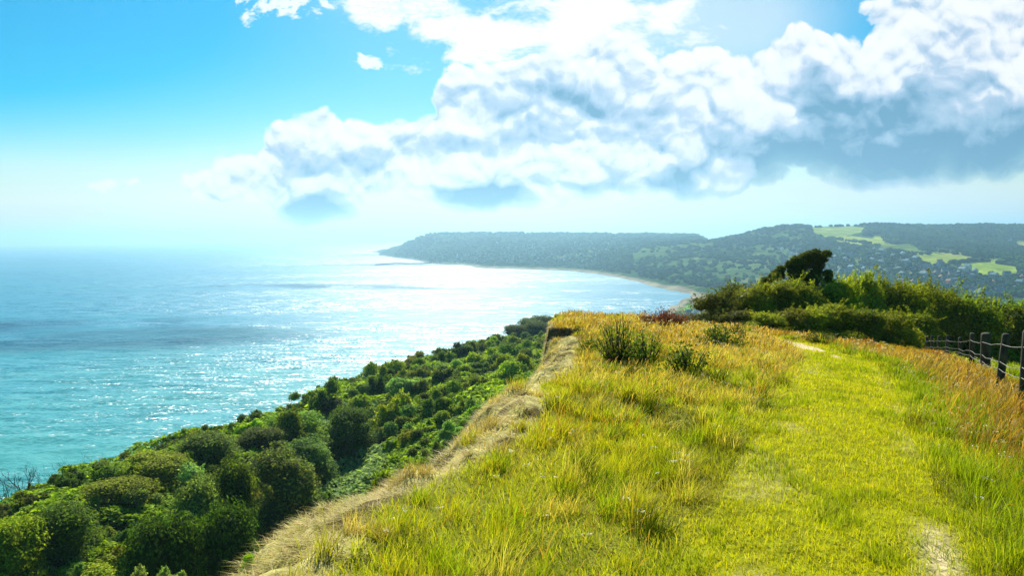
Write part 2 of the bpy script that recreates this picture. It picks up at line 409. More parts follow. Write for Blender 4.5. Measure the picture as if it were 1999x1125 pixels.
def wildflowers():
    x, y = scatter(-3, 12, 3, 24, 14, dref=8, p=.6); e = x - xb(y); s = np.abs(x - xpath(y)) / pathw(y)
    k = (e > .1) & (s > 1.1) & (fbm(x * .8, y * .8, 3, 88) > .45); x, y = x[k], y[k]
    V, F, CC = [], [], []
    for a, b in zip(x, y):
        z = float(zland(a, b)); h = rng.uniform(.16, .32); lx, ly = rng.normal(0, .03, 2); white = rng.random() < .6
        c = np.array([.75, .74, .62]) if white else np.array([.7, .5, .03]); r = (.016 if white else .009) * max(1, b / 9)
        n0 = len(V); w = .0018 * max(1, b / 5)
        V += [(a - w, b, z), (a + w, b, z), (a + lx, b + ly, z + h)]; F.append((n0, n0 + 1, n0 + 2)); CC += [(.2, .24, .03)] * 3
        for q in range(7):
            d = rng.normal(0, 1, 3) * r * np.array([1, 1, .3]); p = np.array([a + lx, b + ly, z + h]) + d; t = rng.normal(0, 1, 3); t /= np.linalg.norm(t); n0 = len(V)
            V += [tuple(p + t * r * .6), tuple(p + np.array([-t[1], t[0], .2]) * r * .6), tuple(p - t * r * .5)]; F.append((n0, n0 + 1, n0 + 2)); CC += [tuple(c)] * 3
    tag(link('wildflowers', mesh_np('wildflowers', V, F, np.array(CC), [M_grass])), 'tiny white and yellow flower heads scattered through the meadow grass', 'flowers', None, 'stuff')
wildflowers()

# ------------------------------------------------------------------ foliage generator
def leaf_cloud(mb, lobes, n, size, col, colvar=.35, up=.25, inner=.15, lobevar=.25, r_=rng, m=0, droop=0.0):
    up = up + .3
    lobes = np.asarray(lobes, float); wgt = lobes[:, 3] ** 2; wgt /= wgt.sum()
    idx = r_.choice(len(lobes), n, p=wgt)
    d = r_.normal(0, 1, (n, 3)); d /= np.linalg.norm(d, axis=1)[:, None]
    d[:, 2] = np.where(d[:, 2] < -.5, -d[:, 2], d[:, 2])
    rad = lobes[idx, 3] * np.where(r_.random(n) < inner, r_.uniform(.3, .8, n), r_.uniform(.8, 1.12, n) + .22 * (r_.random(n) < .10))
    bump = 1 + .22 * (fbm(d[:, 0] * 3.3 + idx * 5.1, d[:, 1] * 3.3 + d[:, 2] * 2.1, 3, 15) - .5) * 2
    P = lobes[idx, :3] + d * (rad * bump)[:, None] * np.array([1, 1, .9])
    nrm = d * .7 + np.array([0, 0, up]) + r_.normal(0, .55, (n, 3)); nrm /= np.linalg.norm(nrm, axis=1)[:, None]
    t = np.cross(nrm, r_.normal(0, 1, (n, 3))); t /= np.linalg.norm(t, axis=1)[:, None] + 1e-9
    b = np.cross(nrm, t); s = (size * r_.uniform(.55, 1.35, n))[:, None]
    V = np.stack([P - t * s * .62, P + b * s * .36 + nrm * s * .08, P + t * s * .62 - nrm * s * .1, P - b * s * .36 + nrm * s * .08], 1)
    lv = 1 + lobevar * (r_.random(len(lobes)) * 2 - 1)
    c = np.asarray(col)[None] * (lv[idx] * r_.uniform(1 - colvar, 1 + colvar, n))[:, None] * (1 + r_.normal(0, .07, (n, 3)))
    F = (np.arange(n) * 4)[:, None, None] + np.array([[0, 1, 2], [0, 2, 3]])[None]
    mb.add(V.reshape(-1, 3), F.reshape(-1, 3), np.repeat(np.clip(c, .002, 1), 4, 0), m)
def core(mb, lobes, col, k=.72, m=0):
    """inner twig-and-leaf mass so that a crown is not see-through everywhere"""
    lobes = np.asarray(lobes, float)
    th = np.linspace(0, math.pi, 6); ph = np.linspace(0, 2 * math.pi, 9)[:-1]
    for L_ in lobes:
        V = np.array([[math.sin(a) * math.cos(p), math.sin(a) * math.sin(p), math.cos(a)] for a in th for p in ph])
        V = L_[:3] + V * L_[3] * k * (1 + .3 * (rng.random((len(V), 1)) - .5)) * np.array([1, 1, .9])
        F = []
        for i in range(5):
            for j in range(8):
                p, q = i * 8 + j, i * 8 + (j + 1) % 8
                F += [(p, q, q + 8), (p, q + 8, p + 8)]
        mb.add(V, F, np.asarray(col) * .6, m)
def lobes_round(W, H, n, zb=.25, flat=1.0, r0=(.2, .34)):
    out = []
    for k in range(n):
        a = rng.random() * 2 * math.pi; u = math.sqrt(rng.random()); zz = rng.random()
        rr = (1 - (zz * .9) ** 2.2) ** .5
        r = rng.uniform(*r0) * min(W, H)
        out.append((math.cos(a) * u * rr * (W * .5 - r * .6), math.sin(a) * u * rr * (W * .5 - r * .6), H * (zb + (1 - zb) * zz) - r * .7, r))
    return out
def trunk_mesh(name, H, r, lobes, limbs=5):
    mb = MB()
    pts = [(0, 0, -.4), (.03 * H * rng.normal(), .03 * H * rng.normal(), H * .25), (.05 * H * rng.normal(), .05 * H * rng.normal(), H * .5), (.06 * H * rng.normal(), .06 * H * rng.normal(), H * .8)]
    mb.tube(pts, [r * 1.25, r, r * .7, r * .25], 7)
    for i in rng.choice(len(lobes), min(limbs, len(lobes)), replace=False):
        c = np.array(lobes[i][:3]); st = np.array(pts[1]) * .6 + np.array(pts[2]) * .4
        mid = st * .5 + c * .5 + np.array([0, 0, -.05 * H])
        mb.tube([st, mid, c], [r * .5, r * .33, r * .12], 5)
    return mb.mesh(name, [M_bark], True)
def proto(name, W, H, nl, nleaf, size, col, mat, zb=.25, r0=(.2, .34), skirt=0, corek=.72, up=.25):
    lob = lobes_round(W, H, nl, zb, r0=r0)
    for k in range(skirt):
        a = 2 * math.pi * (k + rng.random()) / skirt; r = rng.uniform(.16, .26) * min(W, H)
        lob.append((math.cos(a) * W * .38, math.sin(a) * W * .38, r * .75, r))
    big = list(lob)
    for k in range(3 * len(big)):
        L_ = big[rng.integers(len(big))]; d = rng.normal(0, 1, 3); d /= np.linalg.norm(d); d[2] = abs(d[2])
        lob.append((L_[0] + d[0] * L_[3] * .9, L_[1] + d[1] * L_[3] * .9, L_[2] + d[2] * L_[3] * .9, L_[3] * rng.uniform(.2, .5)))
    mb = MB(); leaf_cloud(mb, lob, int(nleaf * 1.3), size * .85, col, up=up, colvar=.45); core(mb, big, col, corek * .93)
    return mb.mesh(name, [mat]), lob
GR = {'dark': (.11, .17, .014), 'mid': (.22, .32, .016), 'bright': (.32, .44, .018), 'olive': (.25, .29, .02), 'pale': (.32, .45, .11), 'bluegreen': (.19, .30, .06)}
TREES = {}
def tree_proto(key, W, H, nl, nleaf, size, col, zb=.22, r0=(.2, .34), skirt=3, mat=None):
    me, lob = proto(key, W, H, nl, nleaf, size, col, mat or M_leaf, zb, r0, skirt)
    TREES[key] = (me, trunk_mesh(key + '_trunk', H, .035 * H, lob), W, H)
tree_proto('broad_dark', 7, 8, 16, 9000, .30, GR['dark'])
tree_proto('broad_mid', 7, 7.5, 16, 9000, .30, GR['mid'])
tree_proto('broad_grey', 6.5, 8, 15, 9000, .28, GR['bluegreen'])
tree_proto('column_dark', 4.2, 9.5, 16, 8000, .28, GR['dark'], zb=.12, r0=(.3, .42), skirt=4)
tree_proto('block_dark', 7.5, 8.5, 24, 11000, .28, GR['dark'], zb=.1, r0=(.24, .32), skirt=7)
BUSH = {}
def thicket(name, W, H, col, nleaf=8500, size=.17):
    """an irregular, many headed bush: clumps of different height with sprigs standing out of them"""
    lob = []
    ang = rng.random() * 3.14; el = rng.uniform(.55, .9)
    for k in range(rng.integers(5, 8)):
        q = rng.normal(0, .27, 2) * W * np.array([1, el]); c, s_ = math.cos(ang), math.sin(ang)
        x, y = q[0] * c - q[1] * s_, q[0] * s_ + q[1] * c
        h = H * rng.uniform(.45, 1.0) * math.exp(-(math.hypot(x, y) / (.62 * W)) ** 2)
        r = rng.uniform(.16, .27) * W * .8
        lob.append((x, y, max(h - r * .8, r * .3), r))
        for m_ in range(4):
            d = rng.normal(0, 1, 3); d /= np.linalg.norm(d); d[2] = abs(d[2])
            lob.append((x + d[0] * r * .8, y + d[1] * r * .8, max(h - r * .8, r * .3) + d[2] * r * .75, r * rng.uniform(.3, .55)))
        lob.append((x, y, r * .4, r * 1.05))
    mb = MB(); leaf_cloud(mb, lob, nleaf, size, col, colvar=.45, lobevar=.3)
    sp = []
    for k in range(34):
        L_ = lob[rng.integers(len(lob))]
        if L_[2] < H * .3: continue
        d = rng.normal(0, .45, 3) + np.array([.25, 0, 1]); d /= np.linalg.norm(d)
        for t in np.linspace(.8, 1.0 + rng.uniform(.2, .6), 7): sp.append((L_[0] + d[0] * L_[3] * t, L_[1] + d[1] * L_[3] * t, L_[2] + d[2] * L_[3] * t, .07))
    leaf_cloud(mb, sp, len(sp) * 4, size * .85, np.array(col) * 1.15, inner=0)
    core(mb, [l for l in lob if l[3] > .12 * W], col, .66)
    return mb.mesh(name, [M_leaf])
for key in ('dark', 'mid', 'bright', 'olive', 'bluegreen', 'pale'):
    BUSH[key] = [thicket('bush_' + key, 4.6, 3.0 * h_, GR[key]) for h_ in (1, 1.25, .85)]

def place_tree(key, px, py_top, Y, wpx, label, group, hk=1.0):
    """a tree standing on the land below the point seen at (px, py_top) at depth Y"""
    me, tr, W, H = TREES[key]
    P = pat(px, py_top, Y); zb = float(zland(P[0], P[1]))
    s = wpx / FPX * Y / W; sz = max((P[2] - zb) / H, .5 * s) if hk is None else s * hk
    e = empty('tree', (P[0], P[1], zb - .1), rng.random() * 6.28, (s, s, sz))
    link('crown', me, e); link('trunk', tr, e)
    tag(e, label, 'tree', group)
    return e
# prominent trees of the undercliff (px, top row, depth, width px)
TL = [
 ('block_dark', 683, 797, 112, 92, 'broad blocky dark tree standing alone in the pale ferny clearing'),
 ('broad_grey', 545, 888, 82, 135, 'large grey green tree with a wide crown left of the ferny clearing'),
 ('column_dark', 458, 902, 76, 62, 'tall narrow ivy covered tree with a pale top beside the wide grey green tree'),
 ('broad_grey', 378, 940, 74, 95, 'grey green tree with a ragged crown in front of the narrow ivy covered tree'),
 ('broad_dark', 405, 862, 100, 105, 'dark spreading tree high behind the grey green trees'),
 ('broad_dark', 508, 842, 108, 80, 'dark upright tree on the middle of the wooded slope'),
 ('broad_mid', 575, 822, 118, 100, 'mid green round tree at the top of the ferny clearing'),
 ('broad_grey', 600, 862, 100, 90, 'grey green tree crowding the left side of the ferny clearing'),
 ('broad_dark', 640, 806, 132, 50, 'small dark round tree between the clearing and the sea'),
 ('broad_mid', 300, 905, 92, 110, 'mid green tree with brownish top on the lower wooded slope'),
 ('broad_mid', 225, 940, 84, 110, 'yellowish green tree among low scrub on the seaward slope'),
 ('broad_dark', 120, 985, 72, 120, 'dark tree near the lowest left of the wooded slope'),
 ('broad_dark', 310, 1010, 62, 140, 'deeply shaded tree at the foot of the slope'),
 ('broad_dark', 445, 985, 66, 110, 'shaded dark tree right under the straw covered cliff edge'),
 ('broad_mid', 20, 1000, 66, 110, 'green bushy tree at the edge of the view low on the slope'),
]
for k, px, py, Y, w, lab in TL:
    place_tree(k, px, py, Y, w * 1.15, lab, 'trees of the wooded undercliff', None if k != 'x' else 1)

def place_bush(key, P, width, label, group, hz=1.0, name='bush', mesh=None):
    me = mesh or BUSH[key][rng.integers(len(BUSH[key]))]
    s = width / 4.4
    o = link(name, me, None, (P[0], P[1], P[2] - .15 * s), rng.random() * 6.28, (s * rng.uniform(.85, 1.25), s, s * hz * rng.uniform(.85, 1.2)))
    tag(o, label, 'bush', group)
    return o
# bushes with a place of their own: px, row, depth (None = on the land), width px
BL = [
 ('mid', 752, 925, 46, 80, 1.6, 'dense dark round shrub against the straw covered cliff edge below the clearing'),
 ('bright', 790, 830, 120, 110, 1.0, 'bright yellow green round bush right of the lone dark tree'),
 ('bright', 487, 1092, 14, 52, 1.3, 'small bright yellow green bush growing over the straw covered cliff edge'),
 ('pale', 265, 1120, 40, 70, 1.0, 'pale bush at the very bottom of the wooded slope'),
 ('pale', 345, 1120, 38, 60, 1.0, 'second pale bush beside the shaded tree at the bottom'),
 ('dark', 745, 812, 140, 50, 1.2, 'little dark bush beside the lone dark tree in the clearing'),
 ('bluegreen', 840, 850, 70, 60, 1.0, 'soft blue green bush along the foot of the straw cliff edge'),
 ('pale', 880, 815, 80, 60, 1.0, 'pale green bush touching the cliff edge'),
]
for k, px, py, Y, w, hz, lab in BL:
    P = pground(px, py + 14) if Y < 20 else pat(px, py, Y)
    if Y < 20: Y = P[1]
    width = w / FPX * Y; zl = float(zland(P[0], P[1]))
    o = place_bush(k, (P[0], P[1], max(zl, P[2] - width * .7) if Y > 60 else P[2] - width * .35), width, lab, 'bushes below the cliff edge', hz)
    if 20 < Y < 60 and P[2] - width * .35 > zl + .3:      # grows from the scarp: carry its stem down to the ground
        o.location.z = max(zl, P[2] - width * .9); o.scale.z = (P[2] + width * .3 - o.location.z) / 2.9

# the scrub that covers the bench
def in_clearing(px, py): 
    return (abs(px - (690 + (py - 900) * .05)) < 52 and 850 < py < 985) or (abs(px - (655 + (900 - py) * .1)) < 22 and 790 < py < 860) or (abs(px - 730) < 16 and 800 < py < 900)
CLEAR = [(690, 965), (712, 950), (670, 950), (700, 925), (690, 900), (668, 905), (652, 870), (650, 845), (730, 870), (722, 840), (735, 900), (715, 985)]
def scrub():
    n = 0; tries = 0; placed = []
    LAB = {'dark': 'dark green wind clipped bush', 'mid': 'mid green rounded bush', 'bright': 'bright yellow green bush', 'olive': 'olive brown bush', 'bluegreen': 'soft blue green bush', 'pale': 'pale green bush'}
    ks = list(LAB)
    while n < 285 and tries < 30000:
        tries += 1
        Y = 38 * (300 / 38) ** rng.random(); xr = float(xrim(Y)); lo = max(xr + .5, -.82 * Y - 4); hi = min(float(xb(min(Y, 60))) - 13, .08 * Y) if Y < 120 else .09 * Y
        if hi <= lo: continue
        x = rng.uniform(lo, hi); z = float(zland(x, Y)); px, py = proj(np.array([x, Y, z + 1.5]))
        if px < -120 or px > 1120 or py > 1190 or z > -14: continue
        if in_clearing(px, py + 5): continue
        rim = x - xr < 11
        w = rng.uniform(3.2, 6.5) * (1 + .0010 * Y) * (.72 if rim else 1)
        bx, by = proj(np.array([x, Y, z + .3 * w])); rx = .62 * w * FPX / Y; ry = .45 * w * FPX / Y
        if any(((qx - bx) / rx) ** 2 + ((qy - by) / ry) ** 2 < 1 for qx, qy in CLEAR): continue
        if any((x - q[0]) ** 2 + (Y - q[1]) ** 2 < (.25 * (w + q[2])) ** 2 for q in placed): continue
        placed.append((x, Y, w))
        p = [.28, .22, .14, .16, .12, .08] if not rim else [.45, .25, 0, .2, .1, 0]
        if Y > 160: p = [.3, .36, .06, .08, .2, 0]
        k = ks[rng.choice(6, p=np.array(p) / sum(p))]
        where = ('on the seaward rim of the undercliff' if rim else ('on the far end of the wooded slope' if Y > 170 else ('on the middle of the wooded slope' if Y > 85 else 'on the lower wooded slope near the cliff foot')))
        place_bush(k, (x, Y, z), w, LAB[k] + ' ' + where, 'scrub bushes covering the undercliff', rng.uniform(.7, 1.1)); n += 1
    return placed
PLACED = scrub()
# dark promontory wood near the end of the meadow
for px, py, Y, w in [(1062, 624, 292, 60), (1035, 640, 285, 55), (1085, 626, 300, 45), (1008, 662, 268, 55), (1050, 655, 262, 60)]:
    place_tree('broad_dark', px, py, Y, w, 'dark tree of the little wood at the far end of the undercliff', 'trees of the little wood at the end of the undercliff', None)

# ground cover between the bushes and in the clearing
def undergrowth():
    n = 260000
    Y = 36 * (310 / 36) ** rng.random(n); x = rng.uniform(-1, .12, n) * Y * .85
    z = zland(x, Y); k = (x > xrim(Y) - 6) & (z < -13) & (x < .09 * Y); x, Y, z = x[k], Y[k], z[k]; n = len(x)
    bump = 3.2 * np.clip(fbm(x * .28, Y * .28, 4, 91) - .3, 0, 1)
    P = np.stack([x, Y, z + rng.random(n) * .4 + bump], 1)
    nrm = np.array([0, 0, 1.0]) + rng.normal(0, .45, (n, 3)); nrm /= np.linalg.norm(nrm, axis=1)[:, None]
    t = np.cross(nrm, rng.normal(0, 1, (n, 3))); t /= np.linalg.norm(t, axis=1)[:, None]; b = np.cross(nrm, t)
    s = (.0055 * Y + .12)[:, None] * rng.uniform(.6, 1.3, (n, 1))
    V = np.stack([P - t * s * .7, P + b * s * .33, P + t * s * .7 - nrm * s * .15, P - b * s * .33], 1)
    px, py = proj(P)
    g = sst(.42, .62, fbm(x * .08, Y * .08, 3, 95))
    cl = ((np.abs(px - 690) < 62) & (py > 785) & (py < 990)).astype(float)
    col = mixc(np.array(GR['mid']), np.array(GR['bright']) * .9, g); col = mixc(col, np.array([.24, .34, .11]), cl)
    col *= rng.uniform(.6, 1.4, (n, 1))
    F = (np.arange(n) * 4)[:, None, None] + np.array([[0, 1, 2], [0, 2, 3]])[None]
    o = link('undergrowth', mesh_np('undergrowth', V.reshape(-1, 3), F.reshape(-1, 3), np.repeat(col, 4, 0), [M_leaf]))
    tag(o, 'pale ferny undergrowth covering the wooded slope', 'undergrowth', None, 'stuff')
undergrowth()

# bare dead shrubs on the rim
def dead_shrub(name, H, n):
    mb = MB()
    def br(p, d, L, r, lev):
        q = p + d * L * .5 + rng.normal(0, .05, 3) * L; e = p + d * L + rng.normal(0, .06, 3) * L
        mb.tube([p, q, e], [r, r * .8, r * .55], 5)
        if lev > 0:
            for _ in range(3):
                nd_ = d + rng.normal(0, .38, 3); nd_[2] = abs(nd_[2]) + .15; nd_ /= np.linalg.norm(nd_)
                br(p + (e - p) * rng.uniform(.45, 1), nd_, L * rng.uniform(.55, .8), r * .55, lev - 1)
    for k in range(n):
        a = rng.random() * 6.28; d = np.array([math.cos(a) * .35, math.sin(a) * .35, 1]); d /= np.linalg.norm(d)
        br(np.array([math.cos(a) * .1, math.sin(a) * .1, -.5]), d, H * .5, .07, 3)
    return mb.mesh(name, [M_bark])
for px, py, Y, hp, lab in [(45, 950, 97, 45, 'bare grey dead shrub with many thin twigs standing against the sea'), (12, 955, 96, 35, 'bare dead shrub at the end of the rim nearest the lower slope'), (165, 908, 113, 40, 'bare leaning dead shrub on the rim beside brownish bushes'), (125, 915, 110, 22, 'small bare dead twiggy shrub on the rim')]:
    P = pat(px, py, Y); H = hp / FPX * Y
    zl = float(zland(P[0], P[1]))
    tag(link('dead_shrub', dead_shrub('dead_shrub', H + max(0, P[2] - zl), 4), None, (P[0], P[1], zl)), lab, 'shrub', 'bare dead shrubs on the rim')

# ------------------------------------------------------------------ hedge and shrubs on the clifftop
HEDGE = []
hc = [(.25, .28, .016), (.21, .27, .014), (.15, .19, .014), (.33, .38, .016)]
for i in range(6):
    lob = lobes_round(3.2, 3.0, 13, .12, r0=(.16, .28))
    for k in range(6):
        a = 2 * math.pi * (k + rng.random()) / 6; lob.append((math.cos(a) * 1.15, math.sin(a) * 1.15, .5, .6))
    for k in range(34):
        L_ = lob[rng.integers(13)]; d = rng.normal(0, 1, 3); d /= np.linalg.norm(d); d[2] = abs(d[2])
        lob.append((L_[0] + d[0] * L_[3] * .85, L_[1] + d[1] * L_[3] * .85, L_[2] + d[2] * L_[3] * .85, L_[3] * rng.uniform(.22, .45)))
    sp = []
    for k in range(46):
        L_ = lob[rng.integers(13)]; d = rng.normal(0, .4, 3) + np.array([.1, 0, 1]); d /= np.linalg.norm(d)
        for t in np.linspace(.8, 1.25 + rng.uniform(.1, .7), 9): sp.append((L_[0] + d[0] * L_[3] * t, L_[1] + d[1] * L_[3] * t, L_[2] + d[2] * L_[3] * t, .05))
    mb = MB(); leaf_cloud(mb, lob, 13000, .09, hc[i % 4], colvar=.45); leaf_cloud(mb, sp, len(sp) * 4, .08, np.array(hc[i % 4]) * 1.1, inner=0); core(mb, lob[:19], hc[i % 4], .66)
    me = mb.mesh('hedge_bush', [M_leaf2])
    mb = MB()
    for k in range(7):
        a = rng.random() * 6.28; L_ = lob[rng.integers(len(lob))]
        mb.tube([(.2 * math.cos(a), .2 * math.sin(a), -.3), (L_[0] * .6, L_[1] * .6, L_[2] * .6), L_[:3]], [.05, .035, .012], 5)
    HEDGE.append((me, mb.mesh('hedge_stems', [M_bark], True)))
def place_hedge(px, ptop, Y, wpx, label, var=None, name='hedge_bush', group='bushes of the clifftop hedge'):
    P = pat(px, ptop, Y); zl = float(zland(P[0], P[1])); W = 1.6 * wpx / FPX * Y
    me, st = HEDGE[rng.integers(len(HEDGE)) if var is None else var]
    e = empty(name, (P[0], P[1], zl - .1), rng.random() * 6.28, (W / 3.2, W / 3.2, max((P[2] - zl + .1) / 3.15, .3)))
    link('foliage', me, e); link('stems', st, e); tag(e, label, 'bush', group)
    return e
HL = [
 (1398, 562, 35.5, 75, 2, 'dark bush ending the hedge on the seaward side'), (1440, 548, 36.5, 85, 2, 'dark dense bush second from the seaward end of the hedge'),
 (1480, 556, 35, 70, 0, 'olive bush beside the dark seaward end of the hedge'), (1520, 545, 36, 85, 1, 'bush left of the windswept tree with pale flowers below'),
 (1560, 540, 37, 80, 1, 'green bush directly in front of the windswept tree trunk'), (1610, 545, 38, 85, 1, 'bush right of the windswept tree'),
 (1655, 545, 38, 75, 3, 'light green bush in the middle of the hedge'), (1690, 536, 39, 80, 3, 'tallest light green bush of the hedge'), (1735, 548, 40, 80, 0, 'olive bush beside the tallest light green hedge bush'),
 (1775, 556, 40, 80, 3, 'yellow green bush above the far fence posts'), (1815, 556, 42, 85, 0, 'olive bush behind the smallest fence posts'), (1860, 558, 43, 90, 1, 'green bush behind the middle of the fence'),
 (1905, 572, 43, 90, 1, 'bush right behind the wide fence post'), (1950, 574, 44, 90, 2, 'dark bush behind the tall near fence post'), (1995, 582, 44, 100, 1, 'green bush at the landward end of the hedge'), (2050, 590, 45, 110, 1, 'hedge bush beyond the last fence post'),
]
for px, pt, Y, w, v, lab in HL: place_hedge(px, pt, Y, w, lab, v)
FL = [
 (1420, 600, 33.5, 60, 2, 'low dark bush over the hollow at the seaward end of the hedge'), (1470, 610, 33, 50, 3, 'low yellow green bush under the seaward end of the hedge'), (1500, 618, 32, 55, 3, 'small bright bush at the meadow edge by the bend of the path'),
 (1545, 604, 33, 65, 0, 'low pale flowered bush left of the sandy path bend'), (1590, 600, 33.5, 75, 3, 'leafy low bush right of the sandy path bend'), (1640, 590, 34, 80, 1, 'rounded low bush in front of the hedge middle'),
 (1690, 600, 34, 80, 1, 'dense low bush in front of the tallest hedge bush'), (1740, 610, 35, 75, 3, 'bright low bush in front of the hedge'), (1785, 606, 37, 80, 1, 'low green bush where the far fence begins'),
 (1830, 612, 41, 80, 0, 'low olive bush behind the far fence posts'),
]
for px, pt, Y, w, v, lab in FL: place_hedge(px, pt, Y, w, lab, v, 'hedge_bush', 'low bushes in front of the hedge')

def windswept_tree():
    Y = 39.0; P = pat(1592, 555, Y); zl = float(zland(P[0], P[1])); u = Y / FPX
    e = empty('windswept_tree', (P[0], P[1], zl)); tag(e, 'dark windswept tree leaning inland and rising above the hedge', 'tree')
    lob = []
    base = P[2] - zl
    for qx, qy, r in [(1535, 528, 10), (1548, 520, 13), (1560, 513, 15), (1573, 506, 16), (1585, 503, 17), (1597, 500, 15), (1606, 497, 11), (1608, 508, 11), (1602, 520, 14), (1588, 520, 15), (1575, 524, 15), (1560, 528, 14), (1548, 534, 12), (1598, 532, 11), (1582, 535, 10), (1592, 492, 7), (1607, 515, 9), (1583, 496, 7), (1498, 552, 13), (1513, 544, 14), (1530, 540, 15), (1548, 546, 16), (1565, 545, 17), (1582, 548, 16), (1598, 546, 14), (1609, 535, 11), (1612, 548, 11)]:
        Q = pat(qx, qy, Y); lob.append((Q[0] - P[0], rng.normal(0, .35), Q[2] - zl, r * u * .82))
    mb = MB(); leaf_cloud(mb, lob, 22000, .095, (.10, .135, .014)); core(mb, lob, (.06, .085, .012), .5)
    link('crown', mb.mesh('windswept_crown', [M_leaf2]), e)
    mb = MB(); T = base
    mb.tube([(.15, 0, -.3), (.1, 0, T * .5), (0, .02, T * .9), (-.1, 0, T + .5)], [.14, .11, .09, .04], 8)
    for L_ in lob[::2]: mb.tube([(0, 0, T * .8), (L_[0] * .5, L_[1] * .5, (T * .85 + L_[2]) * .5), L_[:3]], [.06, .045, .015], 5)
    link('trunk', mb.mesh('windswept_trunk', [M_bark], True), e)
windswept_tree()

def shrub(px, pbase, H, W, label, col, nleaf, size, stems, name='shrub', spread=.4, leafy=(.3, 1), colst=(1, 1, 1), matst=None):
    """twiggy open shrub: many thin stems with leaves strung along them"""
    P = pground(px, pbase); zl = float(zland(P[0], P[1]))
    e = empty(name, (P[0], P[1], zl)); tag(e, label, 'shrub')
    ms = MB(); ml = MB(); pts = []
    for k in range(stems):
        a = rng.random() * 6.28; q = rng.random() ** .5 * W * .5; h = H * rng.uniform(.55, 1.0) * (1 - .45 * (q / (W * .5)) ** 2)
        b = np.array([math.cos(a) * q * .35, math.sin(a) * q * .35, -.05]); tp = np.array([math.cos(a) * q, math.sin(a) * q, h])
        mid = b * .45 + tp * .55 + rng.normal(0, .05 * H, 3); mid[2] = h * .5
        ms.tube([b, mid, tp], [.011, .008, .003], 4)
        for t in rng.uniform(*leafy, max(3, nleaf // stems)):
            pts.append((b * (1 - t) ** 2 + 2 * mid * t * (1 - t) + tp * t * t) + rng.normal(0, .03 + .05 * W * t, 3))
    pts = np.array(pts); pts[:, 2] = np.abs(pts[:, 2])
    lob = np.c_[pts, np.full(len(pts), .02)]
    leaf_cloud(ml, lob, len(pts), size, col, colvar=.45, lobevar=.1)
    link('foliage', ml.mesh('shrub_leaves', [M_leaf2]), e); link('stems', ms.mesh('shrub_stems', [M_bark], True), e)
    return e
shrub(1215, 708, .85, 1.0, 'spiky dark green shrub with upright bare stems on the meadow near the bare cliff face', (.17, .22, .016), 1700, .036, 70)
shrub(1262, 708, .55, .6, 'bright green leafy shrub beside the spiky shrub', (.22, .29, .016), 1000, .034, 34)
shrub(1338, 728, .42, .8, 'low dark bramble clump in the straw grass nearest the path', (.11, .15, .012), 900, .036, 26)
shrub(1405, 686, .6, 1.1, 'leafy bramble spray with arching shoots in the dry meadow', (.09, .14, .012), 1900, .042, 34)
shrub(1442, 668, .55, .5, 'small dark thorny sapling at the meadow edge', (.07, .10, .01), 700, .04, 14)
shrub(1152, 690, .38, .7, 'low yellow green shrub beside the bare cliff face', (.24, .27, .015), 1000, .034, 26)
shrub(1296, 640, .6, 1.7, 'rust brown heathery bush on the meadow skyline', (.24, .10, .03), 6500, .035, 160)
shrub(1660, 668, .5, 1.2, 'bright green clump on the right verge of the path', (.17, .22, .012), 1500, .05, 26)
shrub(1600, 672, .4, .9, 'dark leafy clump beside the sandy bend of the path', (.09, .13, .012), 1400, .045, 26)
shrub(1560, 640, .6, 1.8, 'pale cow parsley and bramble clump below the hedge', (.3, .31, .15), 2600, .05, 40)
# dry umbels at the cliff edge
shrub(1033, 745, .45, .6, 'dry brown umbel plant on the cliff edge below the bare face', (.24, .17, .08), 260, .04, 14, 'dry_plant', leafy=(.8, 1))

